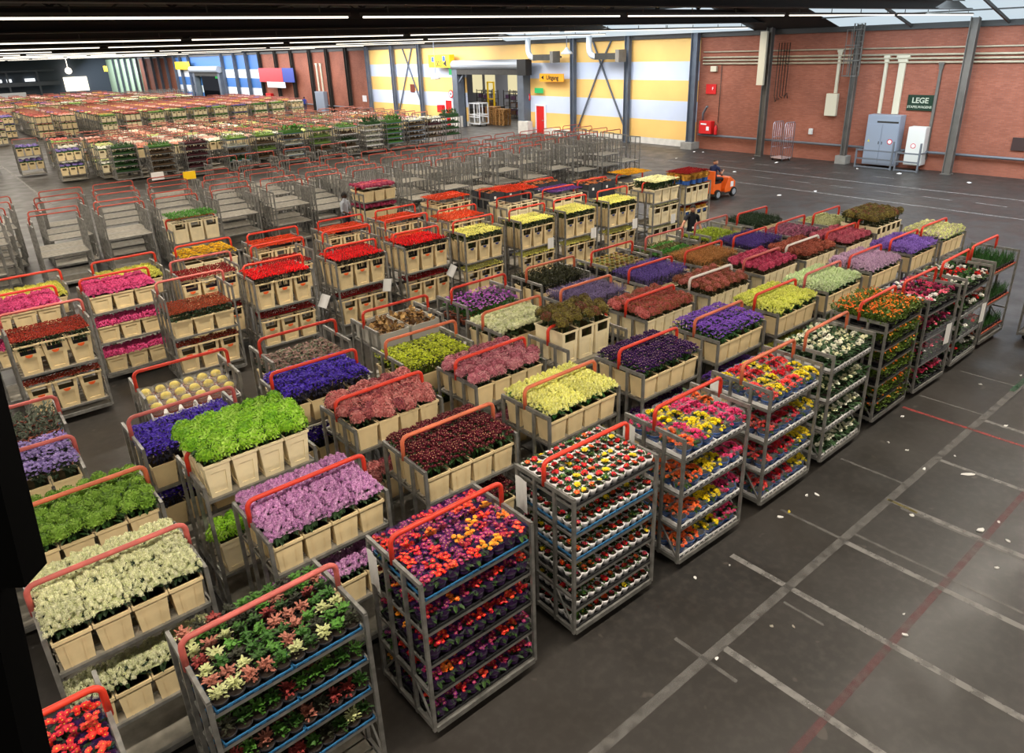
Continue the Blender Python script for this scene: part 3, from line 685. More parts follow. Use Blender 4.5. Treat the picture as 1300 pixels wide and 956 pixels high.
# ------------------------------------------------------------------ the hall: floor, long right wall with columns, roof, services
WX = 38.0
def floor_mat():
    m = mat('asphalt floor', '#4a453f', 0.42, 0, 0, 0.0)
    nt = m.node_tree; b = nt.nodes['Principled BSDF']; tc = nt.nodes.new('ShaderNodeTexCoord')
    def noise(s, d, lo, hi):
        n = nt.nodes.new('ShaderNodeTexNoise'); n.inputs['Scale'].default_value = s; n.inputs['Detail'].default_value = d
        nt.links.new(tc.outputs['Object'], n.inputs['Vector']); r = nt.nodes.new('ShaderNodeMapRange')
        r.inputs[1].default_value = lo; r.inputs[2].default_value = hi; nt.links.new(n.outputs['Fac'], r.inputs[0]); return r.outputs[0]
    def mix(f, a, c):
        x = nt.nodes.new('ShaderNodeMix'); x.data_type = 'RGBA'; nt.links.new(f, x.inputs[0])
        for i, q in ((6, a), (7, c)):
            if isinstance(q, list): x.inputs[i].default_value = q
            else: nt.links.new(q, x.inputs[i])
        return x.outputs[2]
    big = mix(noise(0.35, 4, 0.35, 0.65), lin('#37332f'), lin('#2c2a28'))
    fine = mix(noise(9, 6, 0.45, 0.75), big, lin('#3e3a36'))
    spots = mix(noise(3.1, 2, 0.70, 0.74), fine, lin('#4c4741'))
    nt.links.new(spots, b.inputs['Base Color'])
    rr = nt.nodes.new('ShaderNodeMapRange'); rr.inputs[3].default_value = 0.34; rr.inputs[4].default_value = 0.55
    nt.links.new(noise(1.3, 4, 0.3, 0.7), rr.inputs[0]); nt.links.new(rr.outputs[0], b.inputs['Roughness'])
    return m
def worn(name, col, thr=0.5, nz=7.0, a=0.8):
    """worn road paint: opaque where paint is left, see-through to the asphalt where it has gone"""
    m = bpy.data.materials.new(name); m.use_nodes = True; nt = m.node_tree; b = nt.nodes['Principled BSDF']
    b.inputs['Base Color'].default_value = lin(col); b.inputs['Roughness'].default_value = 0.6
    tc = nt.nodes.new('ShaderNodeTexCoord'); n = nt.nodes.new('ShaderNodeTexNoise'); n.inputs['Scale'].default_value = nz; n.inputs['Detail'].default_value = 5
    nt.links.new(tc.outputs['Object'], n.inputs['Vector']); r = nt.nodes.new('ShaderNodeMapRange')
    r.inputs[1].default_value = thr - 0.25; r.inputs[2].default_value = thr + 0.15; r.inputs[4].default_value = a
    nt.links.new(n.outputs['Fac'], r.inputs[0]); nt.links.new(r.outputs[0], b.inputs['Alpha']); return m
mb = MB(); mb.box(-45, -12, -0.2, 52, 178, 0.0); struct('floor', mb, floor_mat(), 'dark grey asphalt floor of the auction hall')
WPAINT = worn('worn white paint', '#95928e', 0.42, a=.72); FPAINT = worn('faint white paint', '#86837f', 0.44, a=.5); RPAINT = worn('worn red paint', '#7c4a4c', 0.46, a=.5); REDB = worn('red paint', '#a8403c', 0.4, a=.7); YPAINT = worn('worn yellow paint', '#a8983a', 0.42)
GPAINT = worn('worn green paint', '#3c6a4a', 0.45)
def line(x0, y0, x1, y1, w, m, label):
    mb = MB(); d = Vector((x1 - x0, y1 - y0, 0)).normalized(); n = Vector((-d.y, d.x, 0)) * w / 2
    a, b = Vector((x0, y0, 0.003)), Vector((x1, y1, 0.003))
    mb.add([a - n, b - n, b + n, a + n], [(0, 1, 2, 3)]); tag(obj('floor_marking', mb, m), label, 'floor marking', kind='structure')
line(2, 3.3, 15.3, 3.3, 0.11, FPAINT, 'worn white line along the trolley rows'); line(14.6, 3.33, 17.0, 3.33, 0.09, GPAINT, 'worn green line end by the last trolleys')
line(4.5, 2.08, 13, 2.08, 0.08, RPAINT, 'faint red line parallel to the worn white line')
line(12.57, 4.4, 12.57, 0, 0.07, REDB, 'red line running out from the marigold trolley')
for x, y0, y1, w in ((5.23, 3.7, 2.9, 0.05), (5.52, 3.27, -1, 0.09), (6.9, 4.1, -1, 0.09), (8.25, 4.2, 3.28, 0.05), (8.22, 3.28, -1, 0.09), (8.47, 3.25, -1, 0.05), (6.63, 3.2, 2.7, 0.04), (9.57, 3.3, -1, 0.09),
                     (10.14, 4.3, 3.3, 0.05), (9.5, 3.1, -1, 0.05), (11.2, 3.3, -1, 0.08), (13.05, 3.3, -1, 0.09), (13.25, 4.4, 3.3, 0.05), (14.88, 4.3, 0, 0.05)):
    line(x, y0, x, y1, w, WPAINT if w > .06 else FPAINT, 'worn white cross line of a trolley bay')
line(9.58, 3.32, 9.55, 2.9, 0.05, YPAINT, 'short worn yellow line at a bay corner')
LANE = worn('worn lane paint', '#8a8682', 0.44)
line(33.0, 40, 33.0, 2, 0.1, LANE, 'long white lane line in the aisle by the brick wall'); line(29.7, 22, 29.5, 2, 0.1, LANE, 'long white lane line on the trolley side of the aisle')
for k in range(8):
    line(34.8, 30 - 2.1 * k, 34.8, 29.1 - 2.1 * k, 0.08, LANE, 'short white lane dash near the brick wall'); line(31.5, 23.5 - 1.95 * k, 31.4, 22.4 - 1.95 * k, 0.08, LANE, 'short white lane dash in the middle of the aisle')
line(5.0, 40, 5.2, 70, 0.12, WPAINT, 'worn white line on the far aisle floor')

# ---- right wall
def brick(name, c1, c2, mortar):
    m = bpy.data.materials.new(name); m.use_nodes = True; nt = m.node_tree; b = nt.nodes['Principled BSDF']; b.inputs['Roughness'].default_value = 0.8
    tc = nt.nodes.new('ShaderNodeTexCoord'); sx = nt.nodes.new('ShaderNodeSeparateXYZ'); cx = nt.nodes.new('ShaderNodeCombineXYZ')
    nt.links.new(tc.outputs['Object'], sx.inputs[0]); nt.links.new(sx.outputs['Y'], cx.inputs['X']); nt.links.new(sx.outputs['Z'], cx.inputs['Y'])
    t = nt.nodes.new('ShaderNodeTexBrick'); t.inputs['Scale'].default_value = 1.0; t.inputs['Brick Width'].default_value = 0.22; t.inputs['Row Height'].default_value = 0.065
    t.inputs['Mortar Size'].default_value = 0.008; t.inputs['Color1'].default_value = lin(c1); t.inputs['Color2'].default_value = lin(c2); t.inputs['Mortar'].default_value = lin(mortar)
    nt.links.new(cx.outputs[0], t.inputs['Vector'])
    n = nt.nodes.new('ShaderNodeTexNoise'); n.inputs['Scale'].default_value = 0.7; n.inputs['Detail'].default_value = 5; nt.links.new(tc.outputs['Object'], n.inputs['Vector'])
    r = nt.nodes.new('ShaderNodeMapRange'); r.inputs[1].default_value = 0.3; r.inputs[2].default_value = 0.7; r.inputs[3].default_value = 0.82; r.inputs[4].default_value = 1.12
    nt.links.new(n.outputs['Fac'], r.inputs[0]); h = nt.nodes.new('ShaderNodeHueSaturation'); nt.links.new(r.outputs[0], h.inputs['Value']); nt.links.new(t.outputs['Color'], h.inputs['Color'])
    nt.links.new(h.outputs['Color'], b.inputs['Base Color']); return m
BRICK = brick('orange brown brick', '#a36048', '#93523a', '#86584a')
YEL = mat('yellow cladding', '#efc172', 0.6, 0, 0, 0.04, 0.6); LIL = mat('pale blue cladding', '#c6cfe4', 0.6, 0, 0, 0.03, 0.6); WHT = mat('white cladding', '#dfe3ea', 0.6)
BLU = mat('blue cladding', '#3f6fae', 0.6); PGR = mat('pale green cladding', '#aac4a8', 0.6); CONC = mat('white painted plinth', '#cfcac2', 0.7, 0, 0, 0.08, 3)
TOPZ = 6.45
def seg(y0, y1, z0, z1, m, label, name='wall_right'): 
    mb = MB(); mb.box(WX, y0, z0, WX + 0.3, y1, z1); return struct(name, mb, m, label)
seg(-14, 27.9, 0, TOPZ, BRICK, 'orange brown brick wall behind the aisle')
def bands(y0, y1, zs, ms, label, skip=None):
    mb = MB(); mats = []
    for (z0, z1), m in zip(zip(zs[:-1], zs[1:]), ms):
        if m not in mats: mats.append(m)
        i = mats.index(m)
        for a, b in ((y0, skip[0]), (skip[1], y1)) if skip and z0 < skip[2] else ((y0, y1),):
            if b > a: 
                if skip and z1 > skip[2] > z0:
                    mb.box(WX, a, z0, WX + 0.3, b, skip[2], i); 
                else: mb.box(WX, a, z0, WX + 0.3, b, z1, i)
        if skip and z1 > skip[2] > z0: mb.box(WX, y0, skip[2], WX + 0.3, y1, z1, i)
    return struct('wall_right', mb, mats, label)
ZB = [0, 0.4, 1.54, 2.72, 3.93, 5.02, TOPZ]
bands(27.9, 67.1, ZB, [CONC, YEL, LIL, YEL, LIL, YEL], 'banded yellow and pale blue clad wall around the roller door', (43.9, 51.6, 4.2))
seg(67.1, 94, 0, TOPZ, BRICK, 'brick wall beyond the yellow banded wall')
bands(94, 128.6, [0, 1.31, 2.32, 3.51, 4.59, TOPZ], [BLU, WHT, BLU, WHT, BLU], 'blue and white banded wall around the far roller door', (108.6, 118.4, 3.7))
seg(128.6, 150, 0, TOPZ, BRICK, 'far brick wall strip beyond the blue bands'); seg(150, 175, 0, TOPZ, PGR, 'pale green clad wall at the far end')
mb = MB(); mb.box(-45, 175, 0, WX + 0.3, 175.4, 9, 0)
struct('wall_far', mb, mat('dark far wall', '#4a525e', 0.8), 'dark end wall of the hall')
# columns standing proud of the wall
COLM = mat('grey brown column steel', '#6a655e', 0.6, 0.2, 0, 0.12, 2); COLB = mat('blue grey column steel', '#5e6570', 0.55, 0.2, 0, 0.1, 2)
def column(x, y, w, top, m, foot=None, label='', lean=0.0):
    mb = MB(); d = 0.3
    mb.box(x - d / 2, y - w / 2, 0, x + d / 2, y - w / 2 + 0.03, top); mb.box(x - d / 2, y + w / 2 - 0.03, 0, x + d / 2, y + w / 2, top)
    mb.box(x - 0.02, y - w / 2, 0, x + 0.02, y + w / 2, top); mb.box(x - d / 2 - 0.05, y - w / 2 - 0.05, 0, x + d / 2 + 0.05, y + w / 2 + 0.05, 0.03)
    if foot: mb.box(x - foot, y - foot, 0, x + foot, y + foot, 0.4, 1)
    struct('column', mb, [m, mat('concrete foot', '#8f8b84', 0.8, 0, 0, 0.1, 4)], label)
column(37.35, 13.15, 0.34, 8.2, COLM, None, 'steel column on the brick wall beside the white cabinet')
column(37.6, 18.3, 0.24, 7.4, COLM, 0.28, 'steel column with concrete foot under the ladder cage')
column(37.5, 23.1, 0.34, 8.2, COLM, None, 'steel column on the brick wall beside the wire cage trolley')
column(37.6, 28.0, 0.45, 7.6, COLB, 0.4, 'wide steel column between brick and yellow cladding')
for y, l in ((33.3, 'under the second duct elbow'), (38.3, 'between crossed braces and exit'), (57.7, 'between crossed braces and yellow sign'), (62.3, 'at the far side of the crossed braces'), (66.95, 'where yellow cladding meets brick')):
    column(37.7, y, 0.35, 6.9, COLB, None, 'blue grey steel column ' + l)
for k, y in enumerate((71.3, 75.6, 79.7, 84.5, 89.0, 93.9)): column(37.75, y, 0.42, 6.9, DARKST, 0.35 if k == 3 else None, f'dark steel column on the far brick wall, {ORD[k]} beyond the yellow wall')
for k, y in enumerate((98.3, 102.5, 107.2, 121.5, 125.5, 128.6, 133, 137, 141, 146, 150.5, 154.5, 159, 163.5, 168)): column(37.75, y, 0.42, 6.9, COLB, None, f'far steel column, {ORD[k]} along the blue and white wall')
# long pipes and rails on the brick wall
def rod(name, pts, r, m, label, cat, n=8, kind=None):
    mb = MB(); mb.tube(pts, r, n); o = obj(name, mb, m, smooth=True); return tag(o, label, cat, kind=kind)
PIPE = mat('beige service pipe', '#b4a890', 0.5, 0, 0, 0.1, 3); GREYP = mat('grey guard rail', '#6e7278', 0.5, 0.3)
for z, r, l in ((5.52, 0.035, 'thin topmost'), (5.22, 0.05, 'thick upper'), (5.05, 0.05, 'thick middle'), (4.88, 0.05, 'thick lowest')):
    rod('service_pipe', [(37.9, -10, z), (37.9, 27.6, z)], r, PIPE, f'{l} beige pipe running along the brick wall', 'pipe', 8)
rod('guard_rail', [(37.82, -10, 0.85), (37.82, 27.6, 0.85)], 0.065, GREYP, 'grey guard rail along the foot of the brick wall', 'rail', 8)
rod('guard_rail', [(37.82, 67.3, 0.85), (37.82, 93.5, 0.85)], 0.065, GREYP, 'grey guard rail on the far brick wall', 'rail', 8)
def boxthing(name, label, cat, x0, y0, z0, x1, y1, z1, m, extra=None):
    t = thing(name, label, cat, ((x0 + x1) / 2, (y0 + y1) / 2, z0))
    mb = MB(); mb.box(x0 - (x0 + x1) / 2, y0 - (y0 + y1) / 2, 0, x1 - (x0 + x1) / 2, y1 - (y0 + y1) / 2, z1 - z0)
    o = obj('body', mb, m, t); mod = o.modifiers.new('b', 'BEVEL'); mod.width = 0.015; mod.segments = 2
    return t
IVORY = mat('ivory cable tray', '#cfc6ae', 0.5)
def tray_v(y, z0, z1, w, label, m=IVORY, bend=True):
    mb = MB(); mb.box(37.86, y - w / 2, z0, 37.97, y + w / 2, z1 - 0.3)
    mb.box(37.86, y - w * 0.75, z1 - 0.3, 37.97, y + w * 0.75, z1 - 0.12); mb.box(37.84, y - w, z1 - 0.12, 37.97, y + w, z1)
    tag(obj('cable_duct', mb, m), label, 'cable duct')
tray_v(16.93, 2.52, 5.2, 0.14, 'slim ivory cable duct above the grey switch cabinet'); tray_v(16.17, 2.52, 5.2, 0.3, 'wide ivory cable duct above the grey switch cabinet')
tray_v(14.42, 0.5, 4.88, 0.12, 'grey brown conduit beside the white cabinet', COLM); tray_v(19.3, 3.42, 5.5, 0.14, 'ivory cable duct above the small wall box')
GREYC = mat('grey cabinet paint', '#8b93a0', 0.45); WHITEC = mat('white cabinet paint', '#d4d3cc', 0.45)
t = boxthing('switch_cabinet', 'large grey switch cabinet on the brick wall behind guard rails', 'cabinet', 37.35, 15.62, 0.12, 37.95, 17.18, 2.5, GREYC)
mb = MB()
for y0, y1 in ((-0.74, -0.02), (0.02, 0.74)): mb.box(-0.325, y0, 0.08, -0.3, y1, 1.95)
d = obj('door', mb, GREYC, t)
for y in (-0.08, 0.08):
    m2 = MB(); m2.box(-0.345, y - 0.015, 1.0, -0.325, y + 0.015, 1.14); obj('handle', m2, DARKST, d)
mb = MB(); mb.box(-0.305, -0.72, 2.02, -0.298, 0.3, 2.1); obj('vent', mb, DARKST, t)
def round_sticker(parent, x, y, z, r, m):
    b = MB(); n = 16; b.add([(x, y + r * math.cos(2 * PI * k / n), z + r * math.sin(2 * PI * k / n)) for k in range(n)] + [(x + 0.004, y + r * math.cos(2 * PI * k / n), z + r * math.sin(2 * PI * k / n)) for k in range(n)], [tuple(range(n))[::-1]] + [(k, (k + 1) % n, n + (k + 1) % n, n + k) for k in range(n)])
    return obj('sticker', b, m, parent)
WST = mat('white sticker', '#e8e4e6', 0.5); RST = mat('red sign paint', '#cc2020', 0.45); 
for q, (y, z) in enumerate(((-0.45, 1.15),)):
    s = round_sticker(t, -0.33, y, z, 0.13, RST); round_sticker(s, -0.334, y, z, 0.09, WST)
b = MB(); b.add([(-0.33, 0.52, 1.1), (-0.33, 0.64, 1.1), (-0.33, 0.58, 1.22)], [(0, 1, 2)]); obj('warning_triangle', b, mat('yellow sticker', '#d8c830', 0.5), t)
t = boxthing('fuse_cabinet', 'narrow white fuse cabinet beside the steel column', 'cabinet', 37.4, 14.4, 0.25, 37.95, 15.2, 2.02, WHITEC)
mb = MB(); mb.box(-0.295, -0.37, 0.05, -0.275, 0.37, 1.72); d = obj('door', mb, WHITEC, t); s = round_sticker(d, -0.30, 0.05, 0.9, 0.12, RST); round_sticker(s, -0.304, 0.05, 0.9, 0.09, WST)
def barrier(y0, y1, x, label, zs=(0.05, 0.45, 0.85)):
    mb = MB()
    for z in zs: mb.bar((x, y0, z), (x, y1, z), 0.06)
    for y in (y0, y1): mb.bar((x, y, 0), (x, y, 1.35 if y == y0 else 0.9), 0.07)
    for y in (y0, y1): mb.bar((x, y, 0.85), (37.8, y, 0.85), 0.05)
    tag(obj('guard_barrier', mb, GREYP), label, 'barrier')
barrier(15.55, 17.3, 36.9, 'grey steel barrier in front of the grey switch cabinet'); barrier(14.3, 15.35, 36.9, 'grey steel barrier in front of the white fuse cabinet')
def wallsign(name, label, y0, y1, z0, z1, m, x=37.93, texts=(), dep=0.04, cat='sign'):
    t = thing(name, label, cat, (x, (y0 + y1) / 2, z0)); mb = MB(); mb.box(0, -(y1 - y0) / 2, 0, dep, (y1 - y0) / 2, z1 - z0); obj('board', mb, m, t)
    for s, dy, dz, size, tm in texts: text(s, t, (-0.006, dy, dz), size, tm)
    return t
def text(s, parent, loc, size, m, rot=(PI / 2, 0, -PI / 2)):
    c = bpy.data.curves.new('lettering', 'FONT'); c.body = s; c.size = size; c.align_x = 'CENTER'; c.align_y = 'CENTER'; c.extrude = 0.002; c.offset = size * 0.022
    c.materials.append(m); q = bpy.data.objects.new('tmp', c); COL.objects.link(q); dg = bpy.context.evaluated_depsgraph_get(); me = bpy.data.meshes.new_from_object(q.evaluated_get(dg)); bpy.data.objects.remove(q); o = bpy.data.objects.new('lettering', me); COL.objects.link(o); o.parent = parent; o.location = loc; o.rotation_euler = rot; return o
SG = mat('dark green sign', '#14301f', 0.5); PALET = mat('pale lettering', '#b8bca8', 0.5); BLK = mat('black lettering', '#141414', 0.5)
wallsign('wall_sign', 'dark green LEGE sign on brick wall above the white cabinet', 14.52, 15.68, 2.72, 3.43, SG, texts=(('LEGE', 0, 0.45, 0.34, PALET), ('STAPELWAGENS', 0, 0.16, 0.15, PALET)))
wallsign('wall_sign', 'dark brown panel low on the brick wall at the picture edge', 10.1, 10.95, 1.2, 1.75, mat('dark brown panel', '#3c2a26', 0.6), cat='panel')
wallsign('fire_sign', 'red fire hose sign high on the brick wall', 26.6, 27.3, 3.2, 3.75, RST, texts=(('F', -0.12, 0.3, 0.22, WST),))
t = boxthing('hose_cabinet', 'red fire hose cabinet low on the brick wall', 'cabinet', 37.6, 26.55, 0.95, 37.97, 27.4, 1.68, RST)
mb = MB(); mb.box(-0.2, -0.1, 0.52, -0.186, 0.3, 0.6); mb.box(-0.2, -0.3, 0.2, -0.186, -0.1, 0.42); obj('label', mb, WST, t)
t = thing('fire_extinguisher', 'red fire extinguisher beside the hose cabinet', 'extinguisher', (37.75, 26.3, 0.92)); mb = MB(); mb.lathe([(0.08, 0), (0.09, 0.03), (0.09, 0.42), (0.05, 0.5), (0.025, 0.52), (0.025, 0.58), (0, 0.58)], 14); obj('cylinder', mb, RST, t, smooth=True)
mb = MB(); mb.bar((-0.06, 0, 0.6), (0.05, 0, 0.6), 0.03); mb.tube([(0.02, 0, 0.58), (0.03, -0.1, 0.5), (0.03, -0.11, 0.2)], 0.012, 6); obj('valve', mb, BLK, t)
rod('vent_pipe', [(37.8, 27.3, 1.7), (37.8, 27.3, 2.1), (37.75, 27.05, 2.45), (37.7, 26.95, 2.5)], 0.07, GREYP, 'bent grey pipe above the hose cabinet', 'pipe')
rod('conduit', [(37.93, 26.3, 1.6), (37.93, 26.3, 4.9)], 0.02, DARKST, 'thin dark conduit above the extinguisher', 'pipe')
boxthing('wall_box', 'small ivory box high on brick wall above the fire sign', 'box', 37.8, 26.6, 4.45, 37.97, 27.0, 4.75, IVORY)
boxthing('wall_box', 'ivory wall box beside the ladder column, on brick', 'box', 37.75, 19.1, 2.3, 37.97, 19.7, 3.4, IVORY)
boxthing('wall_socket', 'small white socket box right of the wire cage trolley', 'socket', 37.85, 20.3, 1.3, 37.97, 20.5, 1.6, WHITEC)
for k in range(5): rod('hanging_cable', [(37.8, 22.7 - 0.16 * k, 5.9), (37.8, 22.7 - 0.16 * k, 3.2), (37.78, 22.6 - 0.16 * k, 2.9 + 0.12 * k), (37.8, 22.55 - 0.16 * k, 3.1)], 0.022, BLK, 'black cable hanging beside the wire cage column, ' + ORD[k] + ' from column', 'cable', 6)
mb = MB(); mb.box(37.02, 23.0, 3.8, 37.17, 23.4, 6.5); tag(obj('cable_duct', mb, IVORY), 'ivory duct fixed to the column above the wire cage', 'cable duct')
# ladder cage
t = thing('cage_ladder', 'caged steel ladder high on the column of the brick wall', 'ladder', (37.4, 18.25, 4.3)); mb = MB()
for y in (-0.25, 0.25): mb.bar((0, y, 0), (0, y, 2.6), 0.05)
for k in range(9): mb.bar((0, -0.25, 0.15 + 0.28 * k), (0, 0.25, 0.15 + 0.28 * k), 0.03)
obj('ladder', mb, COLM, t); mb = MB()
for z in (0.0, 0.7, 1.4, 2.1):
    pts = [(-0.35 - 0.35 * math.sin(PI * k / 8), 0.4 * math.cos(PI * k / 8), z) for k in range(9)]; mb.tube([(0, 0.25, z)] + pts + [(0, -0.25, z)], 0.02, 6)
for k in range(0, 9, 2): mb.bar((-0.35 - 0.35 * math.sin(PI * k / 8), 0.4 * math.cos(PI * k / 8), 0), (-0.35 - 0.35 * math.sin(PI * k / 8), 0.4 * math.cos(PI * k / 8), 2.1), 0.03, 0.01)
obj('cage', mb, COLM, t)
# ---- yellow wall: braces, signs, doors, ducts
def brace(y0, z0, y1, z1, label): 
    mb = MB(); mb.bar((37.9, y0, z0), (37.9, y1, z1), 0.09); tag(obj('wall_brace', mb, COLB), label, 'brace', kind='structure')
brace(38.0, 0.7, 35.85, 4.9, 'diagonal brace right of the exit sign, lower'); brace(33.5, 0.7, 35.85, 4.9, 'diagonal brace by the second duct, lower'); brace(35.85, 4.9, 34.6, 6.9, 'diagonal brace upper stub'); brace(35.85, 4.9, 36.9, 6.9, 'diagonal brace upper stub on door side')
brace(62.0, 1.0, 59.0, 6.6, 'crossed brace left of the yellow sign'); brace(57.8, 1.0, 60.8, 6.6, 'crossed brace right of the yellow sign')
AMBER = mat('amber sign', '#e09a1e', 0.5); YSIGN = mat('yellow sign', '#f2c414', 0.5); GSIGN = emis('green exit sign', '#2fbf6a', 0.9)
wallsign('exit_direction_sign', 'amber Uitgang sign on the banded wall right of the roller door', 39.05, 41.6, 3.75, 4.3, AMBER, x=37.5, texts=(('\u25C4', 0.95, 0.27, 0.3, BLK), ('Uitgang', -0.1, 0.27, 0.42, BLK)))
t = wallsign('dock_sign', 'yellow dock number sign hanging left of the roller door', 52.1, 55.2, 4.75, 5.75, YSIGN, x=37.0, texts=(('003 \u25C4', -0.35, 0.27, 0.6, BLK),), dep=0.5)
mb = MB(); mb.box(-0.012, -0.95, 0.5, -0.002, -0.55, 0.9); mb.box(-0.012, 0.7, 0.45, -0.002, 1.05, 0.85); obj('pictogram', mb, mat('sign blue', '#2a52a0', 0.5), t)
wallsign('emergency_exit_sign', 'small green lit exit sign over the red door', 41.6, 42.5, 2.92, 3.28, GSIGN, x=37.8); wallsign('emergency_exit_sign', 'small green lit exit sign under the yellow dock sign', 52.6, 53.4, 4.15, 4.7, GSIGN, x=37.8)
def roundsign(y, z, label):
    t = thing('round_sign', label, 'sign', (37.85, y, z)); b = MB(); n = 20
    for r, x, mi in ((0.33, 0, 0), (0.24, -0.01, 1), (0.09, -0.02, 2)):
        b.add([(x, r * math.cos(2 * PI * k / n), r * math.sin(2 * PI * k / n)) for k in range(n)] + [(0.04, r * math.cos(2 * PI * k / n), r * math.sin(2 * PI * k / n)) for k in range(n)], [tuple(range(n))[::-1]] + [(k, (k + 1) % n, n + (k + 1) % n, n + k) for k in range(n)], mi)
    obj('disc', b, [RST, WST, BLK], t)
roundsign(53.4, 2.6, 'round red and white prohibition sign left of the roller door'); roundsign(43.4, 2.6, 'round red and white prohibition sign right of the roller door')
def reddoor(n, y0, y1, z1, label):
    mb = MB(); mb.box(37.9, y0, 0.0, 37.99, y1, z1, 0); mb.box(37.86, y0 - 0.1, 0, 38.0, y0, z1 + 0.1, 1); mb.box(37.86, y1, 0, 38.0, y1 + 0.1, z1 + 0.1, 1); mb.box(37.86, y0, z1, 38.0, y1, z1 + 0.1, 1)
    o = struct(n, mb, [RST, WHT], label); h = MB(); h.box(37.84, y0 + 0.1, 0.95, 37.9, y0 + 0.25, 1.0); obj('door_handle', h, STEEL, o)
reddoor('door_1', 41.55, 42.45, 2.0, 'red door right of the roller door'); reddoor('door_2', 53.35, 54.3, 2.05, 'red panel door left of the roller door')
boxthing('hose_cabinet', 'red hose cabinet on the banded wall left of the red panel door', 'cabinet', 37.6, 54.5, 1.05, 37.97, 55.25, 1.65, RST)
boxthing('wall_plate', 'small dark brown square on the cladding between the crossed braces', 'plate', 37.93, 59.2, 2.6, 37.99, 59.9, 3.3, mat('brown square', '#6a2c1c', 0.6))
mb = MB()
for z in (0.25,): pass
mb.box(37.6, 38.6, 0, 37.95, 41.3, 0.45); tag(obj('kerb_block', mb, CONC), 'white painted kerb block right of the red door', 'kerb', kind='structure')
# roller door 1 with portal
GREYD = mat('grey roller steel', '#a4a9b0', 0.45, 0.3); 
t = MB(); t.box(37.3, 51.6, 0, 38.1, 52.3, 4.6, 0); t.box(37.3, 43.2, 0, 38.1, 43.9, 4.6, 0); t.box(37.3, 43.9, 4.2, 38.0, 51.6, 4.6, 1); t.tube([(37.4, 42.9, 4.95), (37.4, 52.4, 4.95)], 0.36, 14, 2); t.box(37.1, 51.5, 0, 37.6, 52.6, 0.9, 3); t.box(37.1, 42.6, 0, 37.6, 43.7, 0.9, 3); t.bar((37.5, 51.6, 3.6), (37.5, 50.9, 4.2), 0.12)
struct('trim_1', t, [COLB, DARKST, GREYD, CONC], 'steel portal and rolled up shutter of the near roller door')
boxthing('shutter_motor', 'black drive motor at the right end of the rolled shutter', 'motor', 36.7, 42.2, 4.2, 37.3, 43.2, 5.3, BLK)
def elbow(y, label):
    t = thing('air_duct', label, 'duct', (36.9, y, 5.2)); mb = MB(); pts = [(0, 1.5, 2.0), (0, 1.5, 0.75)] + [(0, 1.5 - 0.55 * (1 - math.cos(a)), 0.75 - 0.55 * math.sin(a)) for a in (0.4, 0.8, 1.2, 1.57)] + [(0, 0.7, 0.2)]
    mb.tube(pts, 0.2, 12); obj('duct_elbow', mb, mat('white duct', '#c4c7cc', 0.4, 0.2), t, smooth=True); mb = MB(); mb.box(-0.25, -1.2, 0.02, 0.25, 0.75, 0.4); o = obj('fan_box', mb, DARKST, t)
    mb = MB(); mb.bar((0.3, -1.0, 0.2), (0.9, -1.0, 0.2), 0.12); mb.box(-0.35, -1.45, -0.15, 0.35, -1.15, 0.6); obj('bracket', mb, COLM, t)
elbow(40.6, 'white duct elbow with fan box beside the roller shutter'); elbow(34.5, 'white duct elbow with fan box above the crossed braces')
def pendant(x, y, z, ztop, label):
    t = thing('pendant_lamp', label, 'lamp', (x, y, z)); mb = MB(); mb.lathe([(0.42, 0), (0.36, 0.12), (0.16, 0.28), (0.09, 0.4), (0.05, 0.42)], 16); obj('lamp_shade', mb, mat('pale enamel', '#b9bdc2', 0.35, 0.3), t, smooth=True)
    mb = MB(); mb.tube([(0, 0, 0.4), (0, 0, ztop - z)], 0.025, 6); obj('cord', mb, COLB, t)
pendant(36, 52.8, 3.9, 6.9, 'bell shaped pendant lamp hanging before the yellow dock sign'); pendant(36.4, 37.6, 5.6, 7.0, 'small pale bell lamp above the Uitgang sign')
# room behind the roller door
mb = MB(); mb.box(38.3, 41, 0, 50, 41.2, 5, 0); mb.box(38.3, 68, 0, 50, 68.2, 5, 0); mb.box(50, 41, 0, 50.2, 68.2, 5, 0); mb.box(38.3, 41, 5, 50, 68, 5.2, 0)
struct('wall_storeroom', mb, mat('storeroom wall', '#9a9eaa', 0.8), 'walls of the store seen through the roller door')
mb = MB()
for k, y in enumerate((56.5, 58.6, 62.4, 64.6)): mb.box(49.9, y, 1.7, 50.0, y + 1.6, 3.9)
struct('window_1', mb, emis('daylit blind', '#e8dcae', 0.8), 'pale daylit blinds at the back of the store')
WOOD = mat('pallet wood', '#a87c48', 0.75, 0, 0.1, 0.15, 6)
def pallet_mesh():
    mb = MB()
    for k in range(5): mb.box(-0.4, -0.6 + k * 0.255, 0.12, 0.4, -0.42 + k * 0.255, 0.144)
    for x in (-0.35, 0, 0.35):
        for y in (-0.5, 0, 0.5): mb.box(x - 0.05, y - 0.07, 0.02, x + 0.05, y + 0.07, 0.12)
        mb.box(x - 0.05, -0.6, 0, x + 0.05, 0.6, 0.02)
    return mb.mesh('pallet', WOOD)
PALLET = pallet_mesh()
for j, (y, n) in enumerate(((51.0, 10), (49.7, 9))):
    for k in range(n): tag(link('wooden_pallet', PALLET, None, (40.5 + 0.02 * (k % 3), y, 0.146 * k), 0.02 * ((k * 7) % 3 - 1)), f'wooden pallet, {ORD[k]} from floor in the {"near" if j else "far"} stack in the roller door', 'pallet', 'stacked pallets in the roller door')
